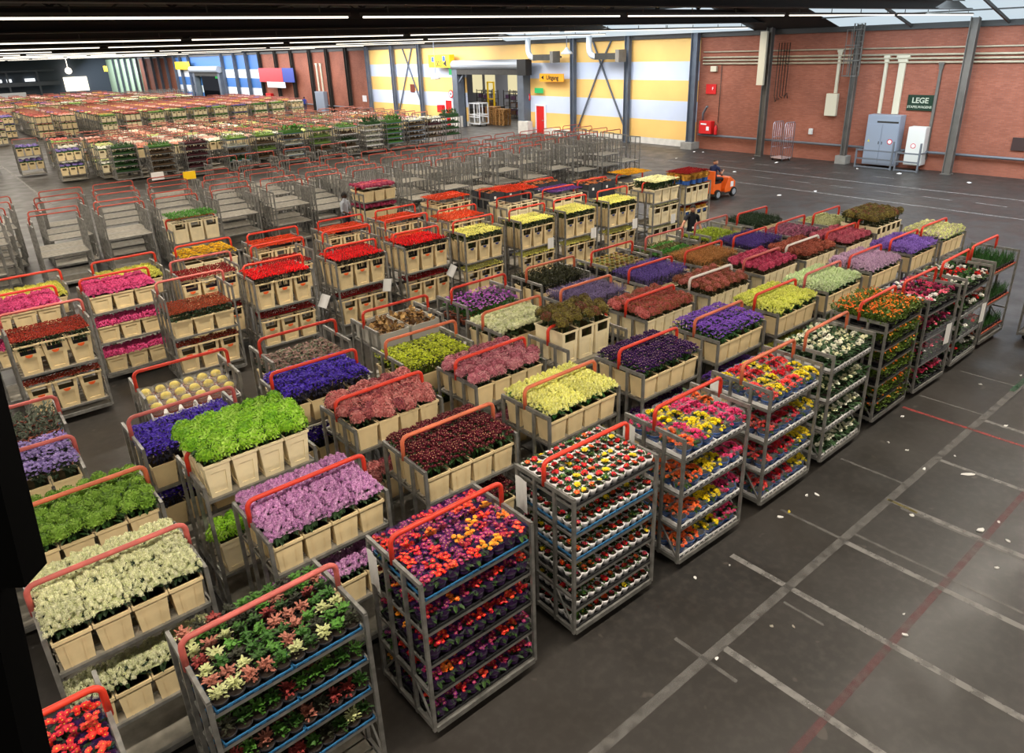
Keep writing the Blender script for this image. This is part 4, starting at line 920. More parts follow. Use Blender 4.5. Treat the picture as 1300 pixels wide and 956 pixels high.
def cage(x, y, rz, label, m, h=1.75):
    t = thing('cage_trolley', label, 'trolley', (x, y, 0), rz); mb = MB(); mb.box(-0.4, -0.36, 0.12, 0.4, 0.36, 0.17); obj('platform', mb, mat('pinkish board', '#a8908a', 0.6), t)
    for s in (-1, 1):
        mb = MB(); mb.tube([(s * 0.4, -0.36, 0.15), (s * 0.4, -0.36, h - 0.1), (s * 0.4, -0.28, h), (s * 0.4, 0.28, h), (s * 0.4, 0.36, h - 0.1), (s * 0.4, 0.36, 0.15)], 0.022, 6)
        for k in range(4): mb.tube([(s * 0.4, -0.22 + 0.147 * k, 0.15), (s * 0.4, -0.22 + 0.147 * k, h)], 0.012, 6)
        for z in (0.7, 1.2): mb.tube([(s * 0.4, -0.36, z), (s * 0.4, 0.36, z)], 0.012, 6)
        obj('side_frame', mb, m, t, smooth=True)
    for sx in (-0.33, 0.33):
        for sy in (-0.28, 0.28): link('wheel', ME_WHEEL, t, (sx, sy, 0))
CHROME = mat('bright wire steel', '#b7b2bc', 0.35, 0.7)
cage(36.75, 21.3, 1.35, 'tall wire cage trolley standing against the brick wall', CHROME, 2.0)
t = thing('wagon', 'white high sided wagon standing in the roller door opening', 'wagon', (38.95, 51.05, 0)); t.scale = (.9, 1, .84); mb = MB(); WW = mat('white wagon frame', '#d8dade', 0.5)
for x in (-0.5, 0.5):
    for y in (-0.75, 0, 0.75): mb.bar((x, y, 0.2), (x, y, 2.2), 0.08)
    for z in (0.25, 0.9, 1.1, 2.2): mb.bar((x, -0.75, z), (x, 0.75, z), 0.09)
for y in (-0.75, 0.75):
    for z in (0.25, 1.1, 2.2): mb.bar((-0.5, y, z), (0.5, y, z), 0.07)
obj('frame', mb, WW, t); mb = MB(); mb.box(-0.46, -0.7, 0.28, 0.46, 0.7, 0.34); obj('deck', mb, DECK, t)
for sx in (-0.35, 0.35):
    for sy in (-0.6, 0.6): link('wheel', ME_WHEEL, t, (sx, sy, 0)).scale = (1.5, 1.5, 1.7)
for k, y in enumerate((53.2, 55.2, 57.3, 59.4)):
    t = thing('storage_rack', f'dark storage rack deep in the store, {ORD[k]} from right', 'rack', (45.2 + (k % 2), y, 0)); mb = MB()
    for x in (-0.4, 0.4):
        for yy in (-0.75, 0.75): mb.bar((x, yy, 0), (x, yy, 2.4), 0.06)
    for z in (0.3, 0.95, 1.6, 2.25): mb.box(-0.42, -0.75, z, 0.42, 0.75, z + 0.04)
    obj('rack_frame', mb, DARKST, t)
    for q in range(6):
        b = MB(); b.box(-0.25, -0.3, 0, 0.25, 0.3, 0.32); tag(obj('storage_box', b, mat(('brown box', 'purple box', 'grey box')[q % 3], ('#5c4030', '#4a3050', '#787880')[q % 3], 0.7), None, (45.2 + (k % 2), y + (-0.37 if q % 2 else 0.37), 0.342 + 0.65 * (q // 2))), f'storage box on shelf {("lowest", "middle", "upper")[q // 2]}, {("far", "near")[q % 2]} side of rack {ORD[k]} from right', 'box', 'boxes on the storage racks')
t = thing('stacker', 'yellow lifting mast standing behind the pallets', 'forklift', (43.2, 54.6, 0)); mb = MB()
for y in (-0.45, 0.45): mb.bar((0, y, 0), (0, y, 3.3), 0.12)
mb.bar((0, -0.45, 3.25), (0, 0.45, 3.25), 0.12); mb.bar((0, -0.45, 1.8), (0, 0.45, 1.8), 0.1); obj('mast', mb, mat('yellow machine paint', '#d8b414', 0.45), t); mb = MB(); mb.box(0.1, -0.5, 0.1, 1.2, 0.5, 1.1); obj('body', mb, DARKST, t)
# far roller door and signs
t = MB(); t.box(37.3, 118.4, 0, 38.1, 119.2, 4.2, 0); t.box(37.3, 107.8, 0, 38.1, 108.6, 4.2, 0); t.box(37.3, 108.6, 3.7, 38.1, 118.4, 4.2, 1); t.tube([(37.3, 107.5, 4.6), (37.3, 119.4, 4.6)], 0.45, 12, 2)
struct('trim_2', t, [COLB, DARKST, GREYD], 'steel portal and rolled shutter of the far roller door')
mb = MB(); mb.box(42, 106, 0, 42.2, 122, 4.5); struct('wall_passage', mb, mat('dark passage wall', '#4a5248', 0.8), 'dim passage wall behind the far roller door')
wallsign('lit_green_sign', 'green lit strip sign inside the far roller door', 109.5, 117.5, 3.2, 3.6, emis('green strip', '#3fbf5a', 0.7), x=40.0)
wallsign('yellow_dock_sign', 'yellow sign on the blue banded wall', 119.5, 126.5, 4.6, 5.7, YSIGN, x=37.2)
RS = mat('red sign panel', '#c8434a', 0.5)
wallsign('red_banner', 'long red banner panel on the far brick wall', 86.6, 93.6, 3.15, 4.75, RS, x=37.3); wallsign('blue_banner', 'blue banner panel beside the long red banner', 83.4, 86.5, 3.2, 4.75, mat('banner blue', '#3a4a9a', 0.5), x=37.3); wallsign('white_banner', 'white banner panel under the red banner', 85.9, 91.2, 2.55, 3.2, WST, x=37.2)
boxthing('switch_cabinet', 'grey switch cabinet on the far brick wall', 'cabinet', 37.5, 76.9, 0.1, 37.95, 79.0, 2.3, GREYC)
tray_v(78.6, 2.32, 5.2, 0.25, 'ivory cable duct above the far switch cabinet'); tray_v(77.6, 2.32, 5.2, 0.2, 'second ivory cable duct above the far switch cabinet')
t = boxthing('fire_box', 'red fire box on the far brick wall below the red banner', 'cabinet', 37.6, 91.6, 0.9, 37.97, 93.2, 1.8, RST)
wallsign('wall_clock_board', 'small pale notice low on far brick beside yellow wall', 68.2, 69.0, 1.5, 2.1, WST, x=37.9)
# end of hall
mb = MB(); mb.box(29.6, 174.7, 0.8, 33.8, 174.95, 3.45); struct('window_2', mb, emis('daylight opening', '#fff4d8', 2.2), 'bright daylit opening in the far end wall')
mb = MB(); mb.ball((30.7, 174, 4.65), 0.62, 14, 8); mb.tube([(30.7, 174, 5.2), (30.7, 174, 8.595)], 0.06, 6); tag(obj('pendant_globe_lamp', mb, emis('globe glow', '#fff3e0', 3.0), smooth=True), 'glowing round lamp above the bright far opening', 'lamp')
wallsign('hanging_sign', 'yellow hanging sign far off beside the pale green wall', 0, 3, 0, 1.0, YSIGN, x=30).location = (35.5, 165, 4.3)
# ---- roof
ROOFM = mat('dark roof boards', '#2a2622', 0.85, 0, 0, 0.2, 0.4); BEAM = mat('dark roof steel', '#4a4845', 0.6, 0.3)
mb = MB(); mb.box(-45, -14, 8.6, 30, 176, 8.8)
mb.add([(30, 19.5, 8.6), (30, 176, 8.6), (WX + 0.3, 176, TOPZ), (WX + 0.3, 19.5, TOPZ)], [(0, 1, 2, 3)])
struct('ceiling', mb, ROOFM, 'dark boarded roof of the hall')
SKY = emis('translucent roof light', '#cfe0ea', SKY_E)
mb = MB(); mb.add([(30, -14, 8.6), (30, 19.5, 8.6), (WX + 0.3, 19.5, TOPZ), (WX + 0.3, -14, TOPZ)], [(0, 1, 2, 3)]); struct('skylight', mb, SKY, 'translucent sloping roof light above the brick wall')
mb = MB(); mb.add([(33.0, 24, 7.75), (33.0, 45, 7.75), (37.3, 45, 6.58), (37.3, 24, 6.58)], [(0, 1, 2, 3)]); struct('skylight', mb, SKY, 'smaller translucent roof light above the yellow wall')
mb = MB()
for y in range(-12, 20, 4): mb.bar((30, y, 8.52), (WX, y, TOPZ - 0.03), 0.08, 0.12)
for x in (32, 34, 36): z = 8.6 - (x - 30) / 8.3 * 2.15; mb.bar((x, -14, z - 0.08), (x, 19.5, z - 0.08), 0.06)
struct('beam', mb, BEAM, 'slim rafters under the roof light')
mb = MB(); mb.bar((WX - 0.1, -14, TOPZ), (WX - 0.1, 150, TOPZ), 0.2, 0.25); struct('beam', mb, BEAM, 'edge beam along the top of the long wall')
LY = [13.1 + 9.97 * k for k in range(14)]
for k, y in enumerate(LY):
    z = 6.85 if k == 0 else 6.75
    mb = MB(); x1 = 37.3
    mb.box(-45, y - 0.2, z + 0.16, x1, y + 0.2, z + 0.2); mb.box(-45, y - 0.16, z + 0.75, x1, y + 0.16, z + 0.78); mb.box(-45, y - 0.25, z + .45, x1, y - .2, z + .62); mb.box(-45, y - 0.02, z + 0.16, x1, y + 0.02, z + 0.78)
    if k < 3:
        for x in range(-14, 37, 3): mb.bar((x, y - 0.02, z + 0.78), (x + 1.5, y, 8.55), 0.07); mb.bar((x + 3, y - 0.02, z + 0.78), (x + 1.5, y, 8.55), 0.07)
    struct('beam', mb, BEAM, f'roof girder, {ORD[k]} from the camera')
# girders across (along the long wall)
for x in (2, 14, 26): 
    mb = MB(); mb.bar((x, -14, 8.3), (x, 150, 8.3), 0.25, 0.5); struct('beam', mb, BEAM, f'longitudinal roof beam {x} metres out')
# light lines: rows of tube fixtures hung under the girders
FIX_L = 7.2
def fixture_meshes():
    a = MB(); a.box(-FIX_L / 2, -0.028, 0.02, FIX_L / 2, 0.028, 0.08)
    for x in (-3, -1, 1, 3): a.bar((x, 0, 0.08), (x, 0, 0.19), 0.02)
    b = MB(); b.tube([(-FIX_L / 2 + 0.05, 0, 0.0), (FIX_L / 2 - 0.05, 0, 0.0)], 0.019, 6)
    return a.mesh('housing', mat('fixture housing', '#6a665e', 0.5)), b.mesh('tube', emis('lit fluorescent tube', '#fff6e6', TUBE_E))
FXH, FXT = fixture_meshes()

# far end: gallery front, lit strip windows and hanging lamps
mb = MB(); mb.box(-40, 172.5, 2.2, 28.5, 173.2, 2.9); mb.bar((-40, 172.6, 4.9), (28, 172.6, 4.9), .3)
for k in range(12): mb.bar((-30 + 5 * k, 172.8, 0), (-30 + 5 * k, 172.8, 5), .3)
struct('beam', mb, mat('grey gallery steel', '#5c626c', .6, .2), 'steel gallery front along the far end wall')
LW = emis('small lit window', '#eef2f4', 1.2)
for k, (x, w) in enumerate(((13.2, 1.5), (15.2, 1.6), (18.2, 1.0), (20.0, .8), (23.0, 1.7))):
    mb = MB(); mb.box(x, 174.6, 3.0, x + w, 174.9, 3.55); struct('window_%d' % (k + 3), mb, LW, f'small lit window in the far end wall, {ORD[k]} from left')
mb = MB(); mb.box(15.5, 170, 0, 22, 171, 1.2); struct('trim_3', mb, WHT, 'pale low screen wall at the far end')
# ------------------------------------------------------------------ light fixtures
ROWN = ['first', 'second', 'third', 'fourth', 'fifth', 'sixth', 'seventh', 'eighth', 'ninth', 'tenth', 'eleventh', 'twelfth', 'thirteenth', 'fourteenth']
for k, y in enumerate(LY[:12]):
    z = 6.8 if k == 0 else 6.68
    for i in range(7):
        x = 33.2 - 7.42 * i
        if k > 0 and i == 0: x -= 1.5
        if k >= 3 and (i * 3 + k * 5) % 7 in (0, 3): continue
        t = thing('ceiling_light', f'{"lit" if True else ""} tube fixture, {ORD[i]} from the brick wall in the {ROWN[k]} ceiling line', 'lamp', (x, y, z), 0, 'fluorescent tube lines under the roof')
        link('housing', FXH, t); link('tube', FXT, t)
# ------------------------------------------------------------------ front block: eleven by five
def yaw(): return R_.uniform(-0.02, 0.02)
def cart1(x, y, desc, nm, shelves, white=False, wheels=False, grp='loaded trolleys in the front block', rz=None):
    rz = yaw() if rz is None else rz
    trolley(x, y, rz, desc, shelves, grp, white=white, wheels=wheels)
    return (x, y, rz, nm)
Y1, Y2, Y3, Y4, Y5 = 4.86, 6.33, 7.68, 9.02, 10.38
# -- row 1, potted plants, along the open floor
lv = [1.62, 1.28, 0.94, 0.60, 0.2]
c = cart1(-0.55, Y1 - 0.02, 'trolley of red primulas at the bottom left corner, cut by the picture edge', 'on corner trolley', [1.5, 0.8, 0.2], wheels=True)
pot_level(c, 1.5, 8, 6, 'prim', 'blue', 'top shelf', pick=lambda i, j: (0, 7, 10, 3)[(i + 2 * j) % 4])
c = cart1(1.30, Y1 + 0.03, 'trolley of green and red kalanchoe in blue trays beside the white stocks', 'on kalanchoe trolley', [1.74, 1.40, 1.06, .72, .2], wheels=True)
pot_level(c, 1.74, 10, 7, 'kal', 'blue', 'top')
for z, l in zip((1.40, 1.06, .72), ('second tier', 'third tier', 'fourth tier')): pot_level(c, z, 10, 7, 'kal', 'blue', l, False)
c = cart1(3.13, Y1 + 0.02, 'trolley of red, orange and plum primulas in dark pots beside the cup trolley', 'on primula trolley', [1.68, 1.31, 0.93, 0.55, 0.2], wheels=True)
pot_level(c, 1.68, 9, 7, 'prim', 'blue', 'top')
for z, l in zip((1.31, .93, .55, .2), ('second tier', 'third tier', 'fourth tier', 'bottom tier')): pot_level(c, z, 9, 7, 'prim', 'black', l, False)
c = cart1(5.00, Y1, 'trolley of small red flowers in white scalloped cups', 'on cup trolley', [1.79, 1.43, 1.10, 0.77, 0.44, 0.175], wheels=True)
pot_level(c, 1.79, 11, 8, 'cup', 'black', 'top')
for z, l, tr in zip((1.43, 1.10, .77, .44, .175), ('second tier', 'third tier', 'fourth tier', 'fifth tier', 'bottom tier'), ('blue', 'blue', 'black', 'black', 'black')): pot_level(c, z, 11, 8, 'cup', tr, l, False)
def stripe(i, j): return (0, 1, 2, 0, 3, 0)[(i * 2 + j // 2) % 6]
c = cart1(6.78, Y1 - 0.03, 'trolley of pink, yellow and orange begonias in blue pots beside the cup trolley', 'on pink begonia trolley', [1.60, 1.10, 0.62, 0.175], wheels=True)
pot_level(c, 1.60, 6, 4, 'begm', 'white', 'top', pick=lambda i, j: (1, 0, 2, 2, 0, 0)[(i + (j > 1)) % 6] if j else (1, 0, 2, 2, 0, 0)[i])
for z, l in zip((1.10, .62, .175), ('second tier', 'third tier', 'bottom tier')): pot_level(c, z, 6, 4, 'begm', 'white', l, False, pick=lambda i, j: (1, 1, 2, 2, 0, 0)[i])
c = cart1(8.60, Y1 - 0.02, 'trolley of red and yellow begonias in blue pots beside the white primroses', 'on red begonia trolley', [1.60, 1.10, 0.62, 0.175], wheels=True)
pot_level(c, 1.60, 6, 4, 'begr', 'white', 'top', pick=lambda i, j: ((1, 2, 1, 1, 2, 2), (1, 2, 2, 0, 0, 2), (2, 1, 0, 2, 0, 1), (2, 0, 0, 2, 3, 1))[j][i])
for z, l in zip((1.10, .62, .175), ('second tier', 'third tier', 'bottom tier')): pot_level(c, z, 6, 4, 'begr', 'white', l, False, pick=lambda i, j: (1, 3, 0, 0, 2, 2)[i])
c = cart1(10.24, Y1, 'trolley of white primroses in white trays beside the marigolds', 'on white primrose trolley', [1.62, 1.12, 0.64, 0.175], wheels=True)
pot_level(c, 1.62, 8, 5, 'whit', 'white', 'top')
for z, l in zip((1.12, .64, .175), ('second tier', 'third tier', 'bottom tier')): pot_level(c, z, 8, 5, 'whit', 'white', l, False)
c = cart1(12.03, Y1 + 0.05, 'trolley overflowing with orange marigolds on six tiers', 'on marigold trolley', [1.74, 1.42, 1.10, 0.78, 0.46, 0.175], wheels=True)
pot_level(c, 1.74, 7, 5, 'mari', 'black', 'top')
for z, l in zip((1.42, 1.10, .78, .46, .175), ('second tier', 'third tier', 'fourth tier', 'fifth tier', 'bottom tier')): pot_level(c, z, 7, 5, 'mari', 'black', l, False)
c = cart1(13.62, Y1 + 0.03, 'trolley of pink, magenta and white cyclamen wrapped in film', 'on pink cyclamen trolley', [1.62, 1.12, 0.64, 0.175], wheels=True)
pot_level(c, 1.62, 6, 5, 'cycl', 'black', 'top')
for z, l in zip((1.12, .64, .175), ('second tier', 'third tier', 'bottom tier')): pot_level(c, z, 6, 5, 'cycl', 'black', l, False)
c = cart1(15.30, Y1 + 0.06, 'trolley of white and red cyclamen under a low handle', 'on white cyclamen trolley', [1.58, 1.10, 0.62, 0.175], wheels=True)
pot_level(c, 1.58, 6, 5, 'cycr', 'black', 'top')
for z, l in zip((1.10, .62, .175), ('second tier', 'third tier', 'bottom tier')): pot_level(c, z, 6, 5, 'cycr', 'grey', l, False)
c = cart1(16.86, Y1 + 0.08, 'trolley of green daffodil shoots in terracotta trays at the row end', 'on daffodil trolley', [1.62, 0.95, 0.3], wheels=True)
pot_level(c, 1.62, 9, 6, 'daff', 'terracotta', 'top')
for z, l in zip((.95, .3), ('second tier', 'bottom tier')): pot_level(c, z, 9, 6, 'daff', 'terracotta', l, False, deep=2)
# film sheets on the two cyclamen trolleys
for x, l in ((13.62, 'pink'), (15.30, 'white')):
    mb = MB(); n = 24; vs = []
    for k in range(n + 1):
        u = -0.62 + 1.24 * k / n
        for q in range(9): vs.append((u, 0.012 * math.sin(k * 1.7 + q), 0.68 + 0.62 * q / 8))
    mb.add(vs, [(k * 9 + q, k * 9 + 9 + q, k * 9 + 10 + q, k * 9 + q + 1) for k in range(n) for q in range(8)])
    tag(obj('plastic_film', mb, clear('wrapping film', '#e2e4ea', 0.14, 0.12), None, (x, Y1 - 0.47, 0), smooth=True), f'clear wrapping film stretched across the front of the {l} cyclamen trolley', 'film')
def paper(x, y, z, rz, label, h=0.26, w=0.19, tilt=0.0):
    mb = MB(); vs = [(-w / 2 + w * i / 4, 0.01 * math.sin(i * 1.3), h * j / 2) for i in range(5) for j in range(3)]
    vs2 = [(a, b + 0.002, cc) for a, b, cc in vs]
    F = [(i * 3 + j, i * 3 + 3 + j, i * 3 + 4 + j, i * 3 + 1 + j) for i in range(4) for j in range(2)]
    mb.add(vs, F); mb.add(vs2, [f[::-1] for f in F])
    o = obj('hanging_tag', mb, PAPER, None, (x, y, z), rz); o.rotation_euler = (0, tilt, rz); tag(o, label, 'paper tag', 'white paper tags clipped to trolleys'); return o
paper(13.9, Y1 - 0.5, 0.85, 0, 'white paper tag on the film of the pink cyclamen trolley', 0.4, 0.22); paper(15.6, Y1 - 0.5, 0.82, 0, 'white paper tag on the film of the white cyclamen trolley', 0.4, 0.2)
for x, n in ((3.13, 'primula'), (5.0, 'cup'), (6.78, 'pink begonia'), (8.6, 'red begonia')):
    paper(x - 0.69, Y1 + 0.34, 1.38, -PI / 2, f'greyish paper tag on the back post of the {n} trolley', 0.42, 0.2)
# -- row 2, cut flowers in wide buckets
def cut(x, y, spk, nm, desc, top=1.97, kind='wide', nx=4, ny=3, low=True, shelf=None, white=False, lowz=0.70, **kw):
    top += 0.05; z = top - BH[kind] - (0.22 if SP[spk]['style'] != 'mop' else 0.20); h = top - z
    c = cart1(x, y, desc, nm, [z] + ([lowz] if low else [0.3]), white)
    bucket_level(c, z, kind, nx, ny, spk, h, 'upper shelf' if low else '', **kw)
    if low: bucket_level(c, lowz, kind, nx, ny, spk, min(h, z - lowz - 0.1), 'lower shelf', rows=[0])
    return c
cut(0.50, Y2 + .06, 'stockw', 'on white stock trolley', 'trolley of creamy white stocks in tan buckets at the left edge', shelf=1.38, top=1.98)
cut(2.37, Y2, 'stockp', 'on lilac pink trolley', 'trolley of lilac pink stocks behind the primula trolley', shelf=1.36, top=1.97)
cut(4.17, Y2, 'mumw', 'on maroon trolley', 'trolley of maroon chrysanthemums behind the cup trolley', shelf=1.36, top=1.95)
cut(6.00, Y2, 'mumy', 'on pale yellow trolley', 'trolley of pale yellow stocks behind the pink begonias', shelf=1.36, top=1.97)
cut(7.80, Y2, 'mumd', 'on dark purple trolley', 'trolley of dark purple chrysanthemums behind the red begonias', shelf=1.38, top=1.97)
cut(9.54, Y2, 'aster', 'on purple aster trolley', 'trolley of bright purple asters behind the white primroses', shelf=1.40, top=1.98)
cut(11.22, Y2, 'lime', 'on lemon yellow trolley', 'trolley of lemon yellow stocks behind the marigolds', shelf=1.40, top=1.98)
cut(12.85, Y2, 'palegr', 'on greenish white trolley', 'trolley of greenish white stocks between lemon and lilac flowers', shelf=1.40, top=1.97)
cut(14.54, Y2, 'palelil', 'on pale lilac trolley', 'trolley of pale lilac stocks behind the cyclamen', shelf=1.42, top=1.98)
cut(16.3, Y2, 'purple', 'on purple stock trolley', 'trolley of purple stocks between pale lilac and yellow lilac stocks', shelf=1.42, top=1.98)
cut(17.85, Y2, 'yelil', 'on yellow lilac trolley', 'trolley of mixed yellow and lilac stocks at the end of its row', shelf=1.42, top=2.0)
# -- row 3, hydrangeas
cut(0.50, Y3 + .08, 'vibur', 'on viburnum trolley', 'trolley of round green viburnum heads behind the white stocks', shelf=1.36, top=1.98)
cut(2.22, Y3 + .05, 'hydg', 'on bright green trolley', 'trolley of bright green hydrangeas swelling over its handle', shelf=1.62, top=2.28, kind='pale', nx=4, ny=3)
cut(4.05, Y3 + .05, 'hydr', 'on rust pink trolley', 'trolley of rust pink hydrangeas behind the maroon chrysanthemums', shelf=1.44, top=2.03)
cut(5.88, Y3, 'hydp', 'on mauve pink trolley', 'trolley of mauve pink hydrangeas behind the pale yellow stocks', shelf=1.40, top=2.0)
c = cart1(7.66, Y3, 'trolley of brown green hydrangeas standing tall in pale buckets', 'on brown green trolley', [1.52, 0.6]); bucket_level(c, 1.52, 'slim', 3, 2, 'hydb', 0.80, dy=0.12, w=0.36, d=0.34)
cut(9.45, Y3, 'hydrr', 'on red brown trolley', 'trolley of red brown hydrangeas behind the dark purple chrysanthemums', shelf=1.42, top=2.02, kind='pale', nx=5)
cut(11.21, Y3, 'hydrs', 'on white handled trolley', 'trolley of dusky rust hydrangeas with a white handle', shelf=1.42, top=2.02, kind='pale', nx=5, white=True)
cut(12.93, Y3, 'sedum', 'on crimson sedum trolley', 'trolley of crimson pink sedum behind the greenish white stocks', shelf=1.45, top=2.05, kind='pale', nx=5)
cut(14.41, Y3 - .05, 'sedumb', 'on rust sedum trolley', 'trolley of rust brown sedum behind the pale lilac stocks', shelf=1.45, top=2.05, kind='pale', nx=5, white=True)
cut(16.03, Y3 - .08, 'sedumr', 'on rose sedum trolley', 'trolley of rose red sedum behind the purple stocks', shelf=1.42, top=2.0, kind='pale', nx=5)
c = cart1(17.55, Y3 - .05, 'trolley with brown green hydrangeas raised high at the row end', 'on raised hydrangea trolley', [1.48, 0.6]); bucket_level(c, 1.48, 'slim', 5, 3, 'hydb', 0.84, w=0.245)
# -- row 4
cut(0.05, Y4 + .1, 'statl', 'on lilac statice trolley', 'trolley of lilac statice behind the viburnum', shelf=1.42, top=2.0)
cut(1.95, Y4 + .07, 'stat', 'on left statice trolley', 'trolley of violet blue statice between cacti and green hydrangeas', shelf=1.22, top=1.78)
cut(3.78, Y4 + .08, 'stat', 'on right statice trolley', 'trolley of violet blue statice behind the rust pink hydrangeas', shelf=1.36, top=1.93)
cut(5.55, Y4, 'char', 'on chartreuse trolley', 'trolley of chartreuse solidago behind the mauve pink hydrangeas', shelf=1.22, top=1.78)
cut(7.35, Y4 - .07, 'carrot', 'on ivory hydrangea trolley', 'trolley of small ivory hydrangeas behind the brown green ones', shelf=1.3, top=1.90)
cut(9.1, Y4 - .12, 'limon', 'on grey lavender trolley', 'trolley of grey lavender limonium with an orange handle', shelf=1.36, top=1.95)
cut(10.9, Y4 - .14, 'lav', 'on lavender trolley', 'trolley of lavender purple limonium behind the dusky rust hydrangeas', shelf=1.36, top=1.97)
cut(12.63, Y4 - .14, 'tan', 'on tan grass trolley', 'trolley of tan brown dried grass behind the crimson sedum', shelf=1.36, top=1.95)
cut(14.33, Y4 - .16, 'vio', 'on deep violet trolley', 'trolley of deep violet limonium between tan grass and magenta waxflower', shelf=1.36, top=1.97)
cut(16.02, Y4 - .17, 'duskm', 'on waxflower trolley', 'trolley of dusky magenta waxflower beside the deep violet limonium', shelf=1.3, top=1.85)
cut(17.53, Y4 - .27, 'palecr', 'on cream green trolley', 'trolley of pale cream green stocks at the far end of its row', shelf=1.3, top=1.87)
# -- row 5
c = cart1(0.1, Y5 + .12, 'trolley of grey green santolina in terracotta pots at the left', 'on santolina trolley', [1.68, 1.2, 0.7]); pot_level(c, 1.68, 6, 5, 'grey', 'blue', 'top'); pot_level(c, 1.2, 6, 5, 'grey', 'white', 'second tier', False); pot_level(c, .7, 6, 5, 'grey', 'white', 'third tier', False)
c = cart1(2.37, Y5 + .14, 'trolley of yellow cacti in clear sleeves and terracotta pots', 'on cactus trolley', [1.52, 0.9]); pot_level(c, 1.52, 6, 3, 'cact', 'white', 'top')
cut(4.16, Y5 + .1, 'pepper', 'on brown pink sedum trolley', 'trolley of dusty brown pink sedum behind the right statice', shelf=1.14, top=1.66, low=False)
c = cart1(5.95, Y5 + .05, 'trolley with two grey cartons of dried brown leaves', 'on dried leaf trolley', [1.56, 0.8])
c_dried = c
c = cart1(7.75, Y5 + .02, 'trolley of tall magenta violet campanula in terracotta pots', 'on campanula trolley', [1.45, 0.8]); pot_level(c, 1.45, 6, 5, 'camp', 'black', 'top')
cut(9.55, Y5 - .03, 'darkg', 'on ruscus trolley', 'trolley of blackish green ruscus behind the grey lavender', shelf=1.3, top=1.88, low=False)
c = cart1(11.3, Y5 - .1, 'trolley of olive and cream ornamental cabbages', 'on cabbage trolley', [1.66, 0.9]); pot_level(c, 1.66, 8, 6, 'cabb', 'black', 'top')
c = cart1(13.0, Y5 - .15, 'trolley of bright green and brown striped lettuce trays', 'on green lettuce trolley', [1.66, 0.9]); pot_level(c, 1.66, 10, 7, 'letg', 'black', 'top', rows=[1, 2, 5]); pot_level(c, 1.66, 10, 7, 'leto', 'black', 'top', rows=[0, 3, 4, 6], ntray=2)
c = cart1(14.81, Y5 - .13, 'trolley of yellow green lettuce in striped trays', 'on yellow lettuce trolley', [1.66, 0.9]); pot_level(c, 1.66, 10, 7, 'lety', 'black', 'top')
cut(16.31, Y5 - .3, 'spiky', 'on eryngium trolley', 'trolley of dark green eryngium blades at the far right corner of the block', shelf=1.35, top=1.97, low=False)
# cartons of dried leaves
KRAFT = mat('grey carton', '#aaa69c', 0.8); DRY = mat('dry leaf', '#8c6a3c', 0.75, 0, 0.15, 0.25, 8); DRY2 = mat('pale dry leaf', '#b8965c', 0.75, 0, 0.1); DRY3 = mat('dark dry leaf', '#5c4026', 0.75)
for k in range(2):
    x, y, rz, nm = c_dried; wx, wy = world(x, y, rz, -0.31 + 0.62 * k, 0.0)
    mb = MB(); w, d, h = 0.29, 0.42, 0.26
    mb.box(-w, -d, 0, w, d, 0.01)
    for a in ((-w, -d, w, -d + .012), (-w, d - .012, w, d), (-w, -d, -w + .012, d), (w - .012, -d, w, d)): mb.box(a[0], a[1], 0, a[2], a[3], h)
    tag(obj('carton', mb, KRAFT, None, (wx, wy, 1.561), rz), f'{("left", "right")[k]} open grey carton on the dried leaf trolley', 'box')
    for q in range(6):
        mb = MB(); rnd = random.Random(q + 10 * k)
        for _ in range(26):
            mb.put(T_LEAF[0] * np.array([1, 1.6, 1.2]), T_LEAF[1], [rnd.choice((0, 0, 1, 2))] * 6, rmat(rnd.random() * 6.28, rnd.uniform(-1.1, 0.3), rnd.uniform(-.6, .6), rnd.uniform(0.07, 0.12), (rnd.uniform(-.1, .1), rnd.uniform(-.1, .1), rnd.uniform(0.12, 0.26))))
        mb.bar((0, 0, 0), (0, 0, 0.15), 0.08)
        lx, ly = -0.31 + 0.62 * k + (-0.14 if q % 2 else 0.14), -0.27 + 0.27 * (q // 2)
        wx, wy = world(x, y, rz, lx, ly)
        tag(obj('dried_leaf_bouquet', mb, [DRY, DRY2, DRY3], None, (wx, wy, 1.575)), f'brown dried leaf bunch, {("front", "middle", "back")[q // 2]} {("right", "left")[q % 2]} in the {("left", "right")[k]} grey carton', 'dried leaves', 'dried leaf bunches in cartons')
# ------------------------------------------------------------------ second block: roses in tall buckets
YA, YB, YC = 14.80, 16.30, 17.52
G2 = 'loaded trolleys in the rose block'
def rosecart(x, y, nm, desc, levels, white=False, wheels=False):
    """levels: (shelf z, bucket kind, nx, ny, species, top height above shelf, level word, rows)"""
    c = cart1(x, y, desc, nm, [l[0] for l in levels], white, wheels, G2)
    for z, k, nx, ny, s, h, l, rows in levels: bucket_level(c, z, k, nx, ny, s, h, l, rows=rows, fol=(y < 15.5 and rows is None), vis='front' if rows else None)
    return c
U, M_, L_ = 'upper shelf', 'middle shelf', 'lower shelf'
rosecart(1.25, YA + .1, 'on left rusty rose trolley', 'trolley of rusty red roses at the left edge, level with the copper roses', [(1.08, 'tall', 3, 3, 'rust', 0.66, U, None), (0.3, 'tall', 3, 3, 'rust', 0.62, L_, [0])])
rosecart(3.86, YA + .1, 'on copper rose trolley', 'trolley of copper brown roses in tan buckets left of the scarlet roses', [(1.06, 'box', 3, 3, 'rustb', 0.52, U, None), (0.3, 'tall', 3, 3, 'rust', 0.60, L_, [0])])
